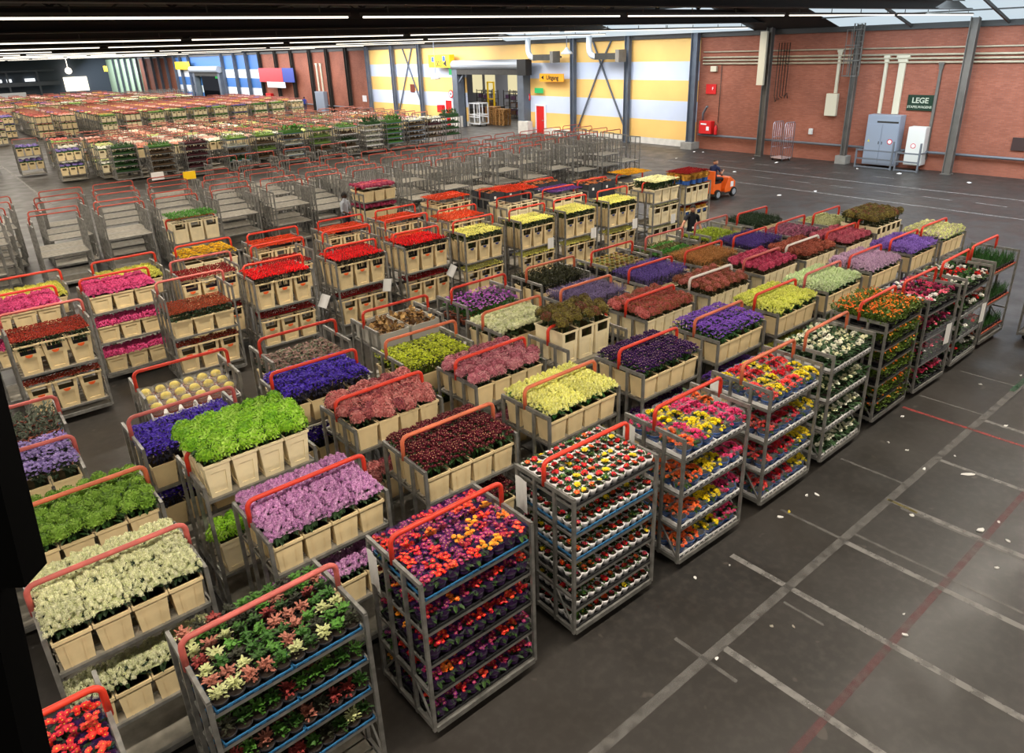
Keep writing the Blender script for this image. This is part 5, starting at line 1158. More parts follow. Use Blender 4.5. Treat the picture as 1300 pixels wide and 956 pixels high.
for x, q in ((5.57, 'left'), (7.42, 'middle'), (9.2, 'right')):
    rosecart(x, YA, f'on {q} scarlet trolley', f'trolley of scarlet roses with orange labelled buckets, {q} one of three', [(1.25, 'tall', 3, 4, 'redr', 0.69, U, None), (0.42, 'tall', 3, 4, 'dredr', 0.66, L_, [0, 1])], wheels=False)
for x, q in ((10.95, 'first'), (12.8, 'second'), (14.44, 'third'), (16.22, 'fourth')):
    rosecart(x, YA, f'on {q} butter yellow trolley', f'trolley of butter yellow roses with navy banded buckets, {q} from the scarlet roses', [(1.12, 'blue', 3, 4, 'yrose', 0.72, U, None), (0.32, 'blue', 3, 4, 'yrose', 0.62, L_, [0, 1])])
rosecart(18.1, YA - .12, 'on cream rose trolley', 'trolley of cream yellow roses stacked above its handle', [(1.55, 'pale', 3, 4, 'crose', 0.66, U, None), (0.86, 'slim', 3, 4, 'crose', 0.62, M_, [0]), (0.2, 'slim', 3, 4, 'crose', 0.56, L_, [0])])
rosecart(19.72, YA - .1, 'on dark rose trolley', 'trolley of tall dark red roses wrapped in blue and yellow', [(1.28, 'slim', 4, 3, 'bund', 0.98, U, None), (0.5, 'slim', 4, 3, 'bund', 0.68, L_, [0])])
# row two
rosecart(1.05, YB, 'on left pink trolley', 'trolley of hot pink carnations at the left edge behind rusty roses', [(1.5, 'box', 3, 2, 'pinkr', 0.50, U, None), (0.85, 'box', 3, 2, 'pinkr', 0.47, M_, [0])])
rosecart(2.78, YB, 'on right pink trolley', 'trolley of hot pink carnations on three shelves', [(1.5, 'box', 3, 2, 'pinkr', 0.50, U, None), (0.86, 'box', 3, 2, 'pinkr', 0.47, M_, [0]), (0.2, 'box', 3, 2, 'pinkr', 0.47, L_, [0])])
rosecart(4.53, YB, 'on dark red trolley', 'trolley of dark red roses behind the copper roses', [(1.15, 'tall', 3, 3, 'dredr', 0.66, U, None), (0.4, 'tall', 3, 3, 'dredr', 0.6, L_, [0])])
rosecart(6.3, YB, 'on low red trolley', 'trolley of low dark red roses between scarlet and orange ones, left', [(1.02, 'tall', 3, 4, 'dredr', 0.66, U, None)])
rosecart(8.1, YB, 'on mid red trolley', 'trolley of low dark red roses between scarlet and orange ones, right', [(0.95, 'tall', 3, 4, 'dredr', 0.66, U, None)])
rosecart(9.87, YB, 'on pale bucket trolley', 'trolley of low orange roses behind the right scarlet roses', [(0.95, 'tall', 3, 4, 'orar', 0.66, U, None)])
rosecart(11.45, YB - .1, 'on orange rose trolley', 'trolley of orange roses behind the first butter yellow roses', [(1.25, 'tall', 3, 4, 'orar', 0.70, U, None)])
rosecart(13.6, YB, 'on tulip trolley', 'trolley of orange red tulips standing tall in pale buckets', [(1.42, 'slim', 3, 3, 'bunt', 0.95, U, None)])
rosecart(15.35, YB - .05, 'on purple mixed trolley', 'trolley of purple mixed lisianthus beside dark crates', [(1.4, 'slim', 3, 3, 'lilm', 0.72, U, None)])
c = cart1(17.05, YB + .15, 'trolley carrying dark crates of orange gerberas, behind the fourth yellow roses', 'on right crate trolley', [1.58], grp=G2); CR1 = c
rosecart(18.7, YB, 'on golden tulip trolley', 'trolley of golden tulips behind the cream roses', [(1.3, 'slim', 3, 3, 'bungold', 0.9, U, None)])
# row three
rosecart(1.35, YC + .05, 'on left yellow trolley', 'trolley of soft yellow carnations at the left edge below the empties', [(1.3, 'box', 3, 2, 'yelr', 0.52, U, None)])
rosecart(3.25, YC + .03, 'on right yellow trolley', 'trolley of soft yellow carnations behind the three shelf pink carnations', [(1.3, 'box', 3, 2, 'yelr', 0.52, U, None)])
rosecart(5.02, YC + .1, 'on golden gerbera trolley', 'trolley of golden yellow gerberas behind the dark red roses', [(1.35, 'pale', 3, 3, 'gold', 0.62, U, None), (0.75, 'pale', 3, 3, 'gold', 0.5, L_, [0])])
for x, q in ((6.7, 'left'), (8.58, 'middle'), (10.28, 'right')):
    rosecart(x, YC, f'on {q} orange trolley', f'trolley of orange roses in the back of the rose block, {q} of three', [(1.18, 'tall', 3, 4, 'orar', 0.70, U, None)])
rosecart(12.2, YC + .3, 'on orange red trolley', 'trolley of orange red roses behind the tulips', [(1.42, 'tall', 3, 3, 'orar', 0.74, U, None)])
c = cart1(14.1, YC + .25, 'trolley carrying dark crates of orange gerberas behind the tulips', 'on left crate trolley', [1.58], grp=G2); CR2 = c
c = cart1(15.85, YC + .2, 'trolley carrying dark crates of orange gerberas behind the lisianthus', 'on middle crate trolley', [1.58], grp=G2); CR3 = c
CRATE = mat('dark grey crate', '#33363c', 0.55); OTOP = mat('orange gerbera heads', '#e0783a', 0.6, 0, 0.1, 0.2, 20)
sp('gerb', 'gerbera', 'orange', 'daisy', ['#d8925a', '#c87a44', '#7a4a2c'], '#3a3a20', 1.5)
for c, l in ((CR2, 'left'), (CR3, 'middle'), (CR1, 'right')):
    x, y, rz, nm = c; bm = bouquet_meshes('gerb', 0.54, 0.23, 0.505)
    for i in range(2):
        for j in range(3):
            wx, wy = world(x, y, rz, -0.31 + 0.62 * i, -0.3 + 0.3 * j); h = 0.5
            mb = MB(); w, d = 0.3, 0.14; mb.box(-w, -d, 0, w, d, 0.012)
            for a in ((-w, -d, w, -d + .012), (-w, d - .012, w, d), (-w, -d, -w + .012, d), (w - .012, -d, w, d)): mb.box(a[0], a[1], 0, a[2], a[3], h)
            k = tag(obj('flower_crate', mb, CRATE, None, (wx, wy, 1.581), rz), f'dark grey crate, {("front", "middle", "back")[j]} {("left", "right")[i]}, {nm}', 'crate', 'dark crates of gerberas')
            lb = MB(); lb.box(-0.12, -d - 0.003, 0.3, -0.04, -d, 0.38); obj('crate_label', lb, PAPER, k)
            tag(link('gerbera_bouquet', bm[0][0], None, (wx, wy, 1.595), rz), f'orange gerbera bunch in crate, {("front", "middle", "back")[j]} {("left", "right")[i]}, {nm}', 'flower bunch', 'gerberas in the dark crates')
rosecart(5.75, 20.9, 'on lone green trolley', 'trolley of fresh green ruscus standing alone before the empty trolleys', [(1.55, 'slim', 3, 3, 'greenleaf', 0.72, U, None)])
rosecart(11.9, 21.6, 'on amaranthus trolley', 'trolley of deep pink amaranthus on two shelves by the grey shirted man', [(1.62, 'box', 3, 2, 'magr', 0.54, U, None), (1.0, 'box', 3, 2, 'magr', 0.52, M_, None)])
rosecart(18.0, 3.66, 'on cut off trolley', 'trolley of pale crates cut off by the right picture edge', [(1.3, 'slim', 3, 3, 'palecr', 0.70, U, None), (0.7, 'box', 3, 3, 'palecr', 0.45, M_, [0]), (0.2, 'box', 3, 3, 'palecr', 0.4, L_, [0])], wheels=True)
for x, y, z, l, t in ((6.3, YA - .5, 1.0, 'left scarlet', .5), (7.95, YA - .5, 0.98, 'middle scarlet', .2), (9.75, YA - .5, 0.95, 'right scarlet', .6), (13.2, YA - .5, 0.98, 'second butter yellow', 0), (14.9, YA - .5, 0.96, 'third butter yellow', 0), (16.7, YA - .5, 0.92, 'fourth butter yellow', 0), (18.4, YA - .62, 0.8, 'cream', 0)):
    paper(x, y, z, 0.05, f'white paper tag hanging on the {l} rose trolley', 0.3, 0.22, t)
# ------------------------------------------------------------------ empty trolleys
NE = [0]
def empty_cart(x, y, shelves, label, hd=True): NE[0] += 1; trolley(x, y, yaw() * 1.5, label, shelves, 'empty trolleys waiting in rows', 'empty_trolley', wheels=False, handle=hd)
XS = [0.9, 3.0, 4.75, 6.45, 8.3, 10.0, 11.7, 13.4]
YS = [(24.55, 'front row'), (25.6, 'second row'), (26.85, 'third row'), (28.1, 'fourth row'), (29.3, 'fifth row')]
for j, (y, rn) in enumerate(YS):
    for i, x in enumerate(XS):
        n = (i * 7 + j * 5) % 5
        if j >= 2 and i < 3 and n == 1: continue
        empty_cart(x + 0.25 * j + R_.uniform(-.1, .1), y + R_.uniform(-.12, .12), [(0.75, 1.35), (0.55, 1.1, 1.5), (1.0,), (0.7, 1.3), (1.2,)][n], f'empty wire trolley, {rn}, {ORD[i]} from the left end of the left group')
XR = [15.4, 16.9, 18.4, 19.9, 21.5, 23.0, 24.5, 26.0, 27.6]
for j, (y, rn) in enumerate([(24.4, 'front row'), (25.5, 'second row'), (26.7, 'third row'), (27.9, 'fourth row'), (29.1, 'fifth row')]):
    for i, x in enumerate(XR):
        n = (i * 3 + j * 5) % 4
        empty_cart(x + 0.22 * j + R_.uniform(-.08, .08), y + R_.uniform(-.1, .1), [(0.8,), (0.8, 1.3), (0.75,), (1.0,)][n], f'empty wire trolley, {rn}, {ORD[i]} from the left end of the right group', hd=not (j == 0 and i > 4))
for i, x in enumerate((10.9, 12.6, 14.4, 16.3)): empty_cart(x, 33.0, (0.6,), f'empty wire trolley standing back beyond the rows, {ORD[i]} from left')
for x, y, z, m, l in ((8.1, 28.4, 2.05, YSIGN, 'yellow card fixed to an empty trolley handle'), (7.3, 29.6, 2.0, PAPER, 'white card on an empty trolley handle')):
    mb = MB(); mb.box(-0.22, -0.02, 0, 0.22, 0.02, 0.28); tag(obj('trolley_card', mb, m, None, (x, y, z)), l, 'card')
# ------------------------------------------------------------------ far rows
PALF = ['#cc8068', '#d89880', '#c8685c', '#e8dcc8', '#cfd48a', '#86a854', '#e0b4b8', '#c0809a', '#dcb85a', '#70609a', '#a8504a', '#e8e4d4', '#d8a898']
FM = [mat('far petals %d' % i, c, 0.7) for i, c in enumerate(PALF)]
FG = mat('far leaf green', '#4a7a30', 0.7); FDG = mat('far dark green', '#2c5226', 0.7); FMAR = mat('far maroon leaf', '#4a1c24', 0.7); FBR = mat('far brown leaf', '#5a4630', 0.7)
def tuftbox(mb, w, d, z0, z1, mi, rnd, n=60, s=0.12):
    for _ in range(n):
        mb.put(T_LEAF[0], T_LEAF[1], [mi] * 6, rmat(rnd.random() * 6.28, rnd.uniform(-1.2, 0.1), 0, s * rnd.uniform(.7, 1.3), (rnd.uniform(-w / 2, w / 2) * .93, rnd.uniform(-d / 2, d / 2) * .93, rnd.uniform(z0 + 0.3 * (z1 - z0), z1 - 0.05))))
    mb.box(-w * .46, -d * .46, z0, w * .46, d * .46, z0 + 0.45 * (z1 - z0), mi)
def plantbed(matl, h, seed, s=0.12):
    mb = MB(); tuftbox(mb, 1.2, 0.86, 0, h, 0, random.Random(seed), 110, s); return mb.mesh('plant_bed', matl)
BEDS = {k: plantbed(m, h, i) for i, (k, m, h) in enumerate((('g', FG, 0.22), ('d', FDG, 0.2), ('m', FMAR, 0.2), ('b', FBR, 0.18), ('o', mat('far olive green', '#6a8a3a', 0.7), 0.22), ('w', mat('far pale bloom', '#d0d0c0', 0.7), 0.14)))}
BEDS['G'] = plantbed(FDG, 0.45, 99, 0.2); BEDS['H'] = plantbed(FG, 0.4, 98, 0.22)
BEDN = dict(g='green', d='dark green', m='maroon', b='brown', o='olive', w='pale', G='tall dark green', H='tall green')
_tr[('blue', 1)] = m_tray(CW - 0.08, 0.91, TRAYM['blue']); _tr[('white', 1)] = m_tray(CW - 0.08, 0.91, TRAYM['white']); _tr[('black', 1)] = m_tray(CW - 0.08, 0.91, TRAYM['black'])
def tiercart(x, y, label, nm, spec, tray):
    n = len(spec); zs = [1.78 - k * (1.58 / n) for k in range(n)]
    trolley(x, y, 0, label, zs, 'shelf trolleys in the far plant row', 'plant_trolley', wheels=False, handle=False)
    for k, (s, z) in enumerate(zip(spec, zs)):
        t = link('planted_tray', _tr[(tray, 1)], None, (x, y, z + 0.001)); tag(t, f'{tray} tray of {BEDN[s]} plants, {ORD[k]} tier, {nm}', 'plant tray', 'plant trays ' + nm); link('plants', BEDS[s], t, (0, 0, 0.01))
FY = 43.3
for k, (x, spec, tray, l) in enumerate(((9.55, 'ddddd', 'black', 'dark green all over'), (11.05, 'gbbbb', 'black', 'with a green top and brown tiers'), (12.9, 'mmmmm', 'black', 'maroon all over'), (15.2, 'owbd', 'blue', 'with olive top and blue trays'), (16.9, 'obob', 'black', 'with brown and olive tiers'),
        (18.6, 'Hbwbw', 'blue', 'with tall green top and white tiers'), (20.5, 'ooob', 'black', 'bushy olive'), (22.3, 'gbdb', 'white', 'with a flat green top'), (24.1, 'Gwwww', 'white', 'with a dark green mound over white trays'), (25.7, 'Hgggg', 'blue', 'bright green with blue trays'), (27.4, 'wbbbb', 'blue', 'pale topped with blue trays'), (28.9, 'wmbb', 'black', 'dull brown'), (30.4, 'Gddd', 'black', 'dark green at the right end'))):
    tiercart(x, FY if k > 0 else 44.9, f'far shelf trolley of plants, {l}, {ORD[k]} from left', f'on {ORD[k]} far plant trolley from left', spec, tray)
# the far flower rows: trolleys one by one while they can be told, the flowers and buckets as masses
def far_cart_mesh(lay):
    mb = MB()
    for sx in (-.63, .63):
        for sy in (-.45, 0, .45): mb.bar((sx, sy, .1), (sx, sy, 1.9), .045)
        for z in (.15, 1.88): mb.bar((sx, -.46, z), (sx, .46, z), .045)
    for z in [0.15] + lay: mb.box(-.63, -.46, z - .04, .63, .46, z, 1)
    mb.tube([(-.63, 0, 1.9), (-.63, 0, 2.12), (.63, 0, 2.12), (.63, 0, 1.9)], .035, 5, 2)
    return mb.mesh('far_trolley', [STEEL, DECK, FADED])
FADED = mat('faded red tube', '#a8685a', 0.6)
FARC = [far_cart_mesh([1.38, 0.75]), far_cart_mesh([1.2])]
fb, ff, ftrol = MB(), MB(), MB(); FB_M = [CREAM, DARKIN, PALEC, ORANGEL, BLUEL]; FF_M = FM + [FG, FDG]
rf = random.Random(5)
def far_flowers(x, y, z, mi, rnd, n=16, h=0.16):
    for i in range(4):
        for j in range(3):
            cx, cy = x - .47 + .31 * i, y - .3 + .3 * j
            vs = [(cx, cy, z + h)]; m = 7
            for r, dz in ((.1, h * .9), (.17, h * .35)):
                for k in range(m): a = 2 * PI * k / m + rnd.random() * .5; q = r * rnd.uniform(.8, 1.1); vs.append((cx + q * math.cos(a), cy + q * .95 * math.sin(a), z + dz + rnd.uniform(-.03, .03)))
            ff.add(vs, [(0, 1 + k, 1 + (k + 1) % m) for k in range(m)] + [(1 + k, 1 + m + k, 1 + m + (k + 1) % m, 1 + (k + 1) % m) for k in range(m)], mi)
            ff.box(cx - .13, cy - .12, z - .05, cx + .13, cy + .12, z + h * .4, len(FM) + 1)
def far_load(x, y, mi, layers, front):
    for q, z in enumerate(layers):
        if q == 0 or front: far_flowers(x, y, z + .44, mi, rf)
        if q == 0 or front:
            for i in range(3):
                for j in ((-.3,) if (front or q == 0) else ()):
                    cx = x - .42 + .42 * i; fb.box(cx - .185, y + j - .14, z, cx + .185, y + j + .14, z + .42, 2 if mi % 3 else 0, .84)
                    if mi % 2: fb.box(cx - .1, y + j - .146, z + .28, cx + .1, y + j - .14, z + .38, 1)
def far_row(xs, y, tall, front, single, tag_l, mis=None):
    for i, x in enumerate(xs):
        xx = x + rf.uniform(-.12, .12); lay = [1.38, 0.75, 0.18] if tall else [1.2, 0.4]
        mi = mis[i % len(mis)] if mis else rf.randrange(len(FM))
        if single: tag(link('flower_trolley', FARC[0 if tall else 1], None, (xx, y, 0)), f'far loaded trolley, {ORD[i] if i < 18 else "next"} from left in the {tag_l}', 'trolley', 'far loaded trolleys behind the plant row')
        else:
            b = len(ftrol.v)
            for sx in (-.63, .63):
                for sy in (-.45, .45): ftrol.bar((xx + sx, y + sy, .1), (xx + sx, y + sy, 1.9), .05)
            for z in lay: ftrol.box(xx - .63, y - .46, z - .04, xx + .63, y + .46, z, 1)
            ftrol.tube([(xx - .63, y, 1.9), (xx - .63, y, 2.12), (xx + .63, y, 2.12), (xx + .63, y, 1.9)], .035, 4, 2)
        far_load(xx, y, mi, lay, front)
RW = ['first', 'second', 'third', 'fourth', 'fifth', 'sixth', 'seventh', 'eighth', 'ninth', 'tenth']
X2 = [10.8 + 1.82 * i for i in range(11)]
WARM = [0, 1, 3, 12, 11, 4, 1, 2, 5, 12, 3, 6, 0, 8]
for k in range(8):
    far_row(X2[(0 if k < 6 else 1):], 44.9 + 1.5 * k, False, False, k < 7, f'{RW[k]} row behind the plant trolleys', WARM[k % 5:] + WARM[:k % 5])
for x, y, mi, l in ((7.3, 47.3, 9, 'purple flowered'), (6.0, 52.0, 9, 'violet flowered, at the aisle'), (3.9, 54.2, 9, 'purple flowered, at the left edge'), (9.2, 46.5, 11, 'cream flowered'), (8.0, 53.0, 5, 'bright green'), (8.0, 54.6, 2, 'pinkish'), (9.2, 48.1, 4, 'lime'), (9.6, 51, 0, 'coral'), (9.6, 53.2, 12, 'pale coral'), (7.7, 49.0, 11, 'pale')):
    tag(link('flower_trolley', FARC[1], None, (x, y, 0)), f'far loaded trolley, {l}, standing left of the plant trolleys', 'trolley', 'far loaded trolleys behind the plant row'); far_load(x, y, mi, [1.2, 0.4], True)
X3 = [14.8 + 1.9 * i for i in range(10)]
for k in range(13):
    xs = X3 if k > 0 else X3
    far_row(xs, 71.8 + 1.5 * k, True, k == 0, False, '', [5, 10, 5, 13, 13, 5, 9, 13, 5, 3] if k == 0 else [0, 8, 1, 10, 4, 2, 9, 0, 12, 6][k % 10:] + [0, 8, 1, 10, 4, 2, 9, 0, 12, 6][:k % 10])
for k in range(8): far_row([8.2, 10.6, 12.5] if k > 1 else [10.6, 12.5], 77 + 1.6 * k, True, k in (0, 2), False, '')
far_row([5.0, 6.8], 74.0, True, True, False, ''); far_row([4.6, 6.4], 80.0, True, True, False, '')
for k in range(9): far_row([-2 + 2.1 * i for i in range(16 - k // 3)], 97.5 + 3.6 * k, True, k in (0, 4), False, '')
for k in range(6):
    for i in range(7):
        x, y = 25 + 1.6 * i, 114 + 2.2 * k
        for sx in (-.63, .63):
            for sy in (-.45, .45): ftrol.bar((x + sx, y + sy, .1), (x + sx, y + sy, 1.9), .06)
            ftrol.bar((x + sx, y - .45, 1.9), (x + sx, y + .45, 1.9), .06)
        ftrol.box(x - .63, y - .46, 1.0, x + .63, y + .46, 1.04, 1)
make_buckets()
tag(obj('flower_bucket', fb, FB_M), 'cream buckets on the far trolleys at the back of the hall', 'bucket', kind='stuff')
tag(obj('flower_bouquet', ff, FF_M), 'bands of red, orange, green and white flowers on the far trolleys', 'flower bunch', kind='stuff')
tag(obj('flower_trolley', ftrol, [STEEL, DECK, FADED]), 'mass of trolleys farthest back in the hall', 'trolley', kind='stuff')
# ------------------------------------------------------------------ litter
LIT = [PAPER, mat('yellow scrap', '#c8b43a', 0.7), mat('dull scrap', '#a8a294', 0.7)]
def scrap(x, y, s, rz, mi, label, L=1.0):
    mb = MB(); rnd = random.Random(int(x * 100 + y * 37)); n = 7
    up = [(s * L * math.cos(2 * PI * k / n) * rnd.uniform(.6, 1.1), s * 0.6 * math.sin(2 * PI * k / n) * rnd.uniform(.6, 1.1), rnd.uniform(0.004, 0.02)) for k in range(n)]
    mb.add(up + [(0, 0, 0.012)], [(k, (k + 1) % n, n) for k in range(n)])
    lo = [(a, b, 0.002) for a, b, _ in up]; mb.add(lo, [tuple(range(n))[::-1]]); o = len(mb.v) - n
    mb.add(up + lo, [(k, n + k, n + (k + 1) % n, (k + 1) % n) for k in range(n)])
    tag(obj('paper_scrap', mb, LIT[mi], None, (x, y, 0.002), rz), label, 'litter', 'paper scraps on the floor')
SC = [(12.21, 4.25, .11, 'beside the marigold trolley'), (11.16, 4.02, .07, 'in front of the white primroses'), (11.12, 3.71, .07, 'nearer the long worn line'), (10.76, 3.3, .08, 'on the long worn line'), (11.48, 3.14, .05, 'just past the long worn line'), (11.08, 2.8, .14, 'beside a bay line, long strip'), (8.82, 4.14, .08, 'in front of the red begonias'),
      (8.95, 4.05, .09, 'beside two others before the red begonias'), (8.08, 4.12, .1, 'crumpled, before the begonias'), (8.28, 4.1, .07, 'yellow, before the begonias'), (9.43, 2.92, .09, 'at the yellow bay line'), (9.76, 2.17, .14, 'on the cross line near the red line'), (10.12, 2.08, .07, 'on the faint red line'), (14.5, 3.82, .07, 'out by the daffodils'),
      (13.09, 2.95, .09, 'on the bay line past the red line'), (15.45, 3.45, .07, 'beside the green line end'), (7.15, 2.04, .09, 'shell shaped, on the faint red line'), (7.46, 2.18, .05, 'small, above the shell shaped one'), (6.36, 2.92, .06, 'dull, between two cross lines'), (6.18, 3.08, .05, 'dull, at the long line low in view'), (5.33, 3.22, .07, 'at the lowest corner of the bay lines'), (9.77, 1.86, .07, 'beyond the faint red line'), (9.09, 1.77, .06, 'out in the open floor'), (6.71, 4.0, .04, 'at the foot of the cup trolley'), (6.2, 4.15, .06, 'heart shaped, beside the cup trolley')]
for k, (x, y, s, l) in enumerate(SC): scrap(x, y, s * .5, k * 1.1, 1 if 'yellow,' in l else (2 if 'dull' in l else 0), f'scrap of {"yellow" if "yellow," in l else "white"} paper {l}' if 'dull' not in l else f'scrap of paper {l}', 1.9 if 'strip' in l else 1.0)
for x, y, s, l in ((36.6, 26.9, .25, 'by the wide column foot'), (36.8, 26.4, .2, 'beside another by the wide column'), (36.3, 22.7, .15, 'under the wire cage column'), (35.8, 21.0, .28, 'before the wire cage trolley'), (32.0, 21.0, .25, 'out on the lane'), (28.1, 16.2, .28, 'right of the tractor on the floor'), (29.8, 15.5, .2, 'on the lane line beyond the tractor'), (36.2, 14.8, .4, 'at the white cabinet barrier'), (36.4, 16.9, .2, 'at the grey cabinet barrier'), (35.7, 11.6, .3, 'near the right edge by the wall'), (33.9, 26.1, .2, 'far out on the lane left of the dashes')):
    scrap(x, y, s * .6, 0.3, 0, f'scrap of pale paper {l}')
# ------------------------------------------------------------------ people
def figure(label, loc, rz, P, skin, shirt, trousers, hair, shoe='#1c1a18', sleeve=True, group=None, bald=False, extra=None):
    """P: joint positions by name (metres, facing -y). One skinned body; hair and collar are its parts."""
    V, E, Rr, tagm = [], [], [], []
    def add(n, p, r, parent=None):
        V.append(Vector(p)); Rr.append(r if isinstance(r, tuple) else (r, r))
        if parent is not None: E.append((parent, len(V) - 1))
        return len(V) - 1
    pel = add('pelvis', P['pelvis'], (0.155, 0.115)); wa = add('waist', P['waist'], (0.14, 0.105), pel); ch = add('chest', P['chest'], (0.165, 0.115), wa)
    nb = add('neckbase', P['neckbase'], (0.085, 0.07), ch); nk = add('neck', P['neck'], 0.052, nb); hd0 = add('headin', Vector(P['head']) - Vector((0, 0, .03)), 0.06, nk)
    segs = [('shirt', pel, wa), ('shirt', wa, ch), ('shirt', ch, nb), ('skin', nb, nk), ('skin', nk, hd0)]
    for s, q in ((-1, 'r'), (1, 'l')):
        sh = add('sh', P['sh' + q], 0.068, nb); up = Vector(P['sh' + q]).lerp(Vector(P['el' + q]), .45); um = add('um', up, 0.052, sh); el = add('el', P['el' + q], 0.042, um)
        fm = add('fm', Vector(P['el' + q]).lerp(Vector(P['wr' + q]), .35), 0.041, el); wr = add('wr', P['wr' + q], 0.028, fm)
        d = (Vector(P['wr' + q]) - Vector(P['el' + q])).normalized(); side = d.cross(Vector((0, -1, 0.2))).normalized()
        pl = add('palm', Vector(P['wr' + q]) + d * 0.065, (0.036, 0.02), wr)
        segs += [('shirt', nb, sh), ('shirt', sh, um), ('shirt' if sleeve else 'skin', um, el), ('shirt' if sleeve == 'long' else 'skin', el, fm), ('shirt' if sleeve == 'long' else 'skin', fm, wr), ('skin', wr, pl)]
        down = Vector((0, -.25, -1)) * 0.35
        for k in range(4):
            a = add('f1', V[pl] + d * 0.052 + side * (0.021 * (k - 1.5)), 0.0095, pl); L = (0.034, 0.042, 0.038, 0.028)[k]
            b = add('f2', V[a] + (d + down * .6).normalized() * L, 0.0085, a); c = add('f3', V[b] + (d * .6 + down * 2).normalized() * L * .8, 0.007, b); segs += [('skin', pl, a), ('skin', a, b), ('skin', b, c)]
        t1 = add('t1', V[wr] + d * 0.035 + side * -0.038, 0.0105, wr); t2 = add('t2', V[t1] + (d + side * -.35).normalized() * 0.042, 0.009, t1); segs += [('skin', wr, t1), ('skin', t1, t2)]
        hp = add('hip', P['hip' + q], 0.098, pel); tm = add('tm', Vector(P['hip' + q]).lerp(Vector(P['kn' + q]), .5), 0.08, hp); kn = add('kn', P['kn' + q], 0.058, tm)
        cf = add('cf', Vector(P['kn' + q]).lerp(Vector(P['an' + q]), .35), 0.057, kn); an = add('an', P['an' + q], 0.04, cf); to = add('toe', P['to' + q], (0.042, 0.03), an)
        segs += [('trousers', pel, hp), ('trousers', hp, tm), ('trousers', tm, kn), ('trousers', kn, cf), ('trousers', cf, an), ('shoe', an, to)]
    me = bpy.data.meshes.new('body_cage'); me.from_pydata(V, E, []); tmp = bpy.data.objects.new('body_cage', me); COL.objects.link(tmp)
    sk = tmp.modifiers.new('s', 'SKIN'); sk.use_smooth_shade = True; sk.branch_smoothing = 0.3
    for i, v in enumerate(me.skin_vertices[0].data): v.radius = Rr[i]; v.use_root = (i == 0)
    sb = tmp.modifiers.new('sub', 'SUBSURF'); sb.levels = 2; sb.render_levels = 2
    dg = bpy.context.evaluated_depsgraph_get(); dg.update(); body = bpy.data.meshes.new_from_object(tmp.evaluated_get(dg)); bpy.data.objects.remove(tmp)
    names = ['skin', 'shirt', 'trousers', 'shoe']
    for n, c in zip(names, (skin, shirt, trousers, shoe)): body.materials.append(mat(f'{n} {c}', c, 0.6 if n == 'skin' else 0.8, 0, 0, 0.06 if n != 'skin' else 0.0, 9))
    body.materials.append(mat('eye white', '#d8d4cc', .4)); body.materials.append(mat('lip ' + skin, skin, .5))
    A = np.array([V[s[1]] for s in segs]); B = np.array([V[s[2]] for s in segs]); AB = B - A; L2 = (AB ** 2).sum(1) + 1e-9
    rr = np.array([max(Rr[s[1]]) for s in segs])
    for f in body.polygons:
        c = np.array(f.center); t = np.clip(((c - A) * AB).sum(1) / L2, 0, 1); dd = np.linalg.norm(A + AB * t[:, None] - c, axis=1) - rr * .8
        n = segs[int(dd.argmin())][0]
        if n == 'shirt' and c[2] < P['pelvis'][2] + 0.02: n = 'trousers'
        f.material_index = names.index(n); f.use_smooth = True
    # the head, with brow, nose, lips, ears, joined to the same mesh
    h = MB(); H = Vector(P['head']); n, m = 20, 14; ht = P.get('turn', 0.0); nod = P.get('nod', 0.0)
    Rm = Matrix.Rotation(ht, 3, 'Z') @ Matrix.Rotation(nod, 3, 'X')
    vs = []; fs = []
    for i in range(m + 1):
        t = PI * i / m
        for k in range(n):
            a = 2 * PI * k / n; x = 0.078 * math.sin(t) * math.cos(a); y = 0.098 * math.sin(t) * math.sin(a); z = 0.122 * math.cos(t)
            fr = max(0.0, -math.sin(a)) ** 3 * math.sin(t)
            if z < -0.03: x *= 1 - 0.25 * min(1, (-z - 0.03) / 0.09); y *= 1 - 0.12 * min(1, (-z - .03) / .09)
            if fr > .5 and -0.05 < z < 0.02: y -= 0.022 * max(0, 1 - abs(math.cos(a)) * 5) * (1 - abs(z + 0.02) / .045) if abs(z + .02) < .045 else 0
            if fr > .3 and 0.0 < z < 0.03: y += 0.006
            vs.append(Rm @ Vector((x, y, z)) + H)
    for i in range(m):
        for k in range(n): fs.append((i * n + k, (i + 1) * n + k, (i + 1) * n + (k + 1) % n, i * n + (k + 1) % n))
    h.add(vs, fs, 0)
    for s in (-1, 1):
        q = Rm @ Vector((s * 0.079, 0.008, -0.005)) + H; h.ball(q, 0.026, 8, 5, (.35, .7, 1.1), 0)
        q = Rm @ Vector((s * 0.03, -0.086, 0.012)) + H; h.ball(q, 0.012, 8, 5, (1, .6, .6), 4); q = Rm @ Vector((s * 0.03, -0.094, 0.012)) + H; h.ball(q, 0.0055, 6, 4, (1, .6, 1), 3)
    q = Rm @ Vector((0, -0.088, -0.058)) + H; h.ball(q, 0.02, 8, 5, (1, .35, .3), 5)
    hm = h.mesh('head', list(body.materials), True)
    import bmesh
    bm = bmesh.new(); bm.from_mesh(body); bm.from_mesh(hm); bm.to_mesh(body); bm.free()
    body.name = 'person'; o = link('person', body, None, loc, rz); tag(o, label, 'person', group)
    hh = MB(); vs = []; fs = []
    mm = 7
    for i in range(mm + 1):
        for k in range(n):
            a = 2 * PI * k / n; back = 0.5 + 0.5 * math.sin(a); t = (0.34 + 0.30 * back) * PI * i / mm * (0.75 if bald else 1)
            vs.append(Rm @ Vector((0.085 * math.sin(t) * math.cos(a), 0.004 + 0.106 * math.sin(t) * math.sin(a), 0.004 + 0.128 * math.cos(t))) + H)
    for i in range(mm):
        for k in range(n): fs.append((i * n + k, (i + 1) * n + k, (i + 1) * n + (k + 1) % n, i * n + (k + 1) % n))
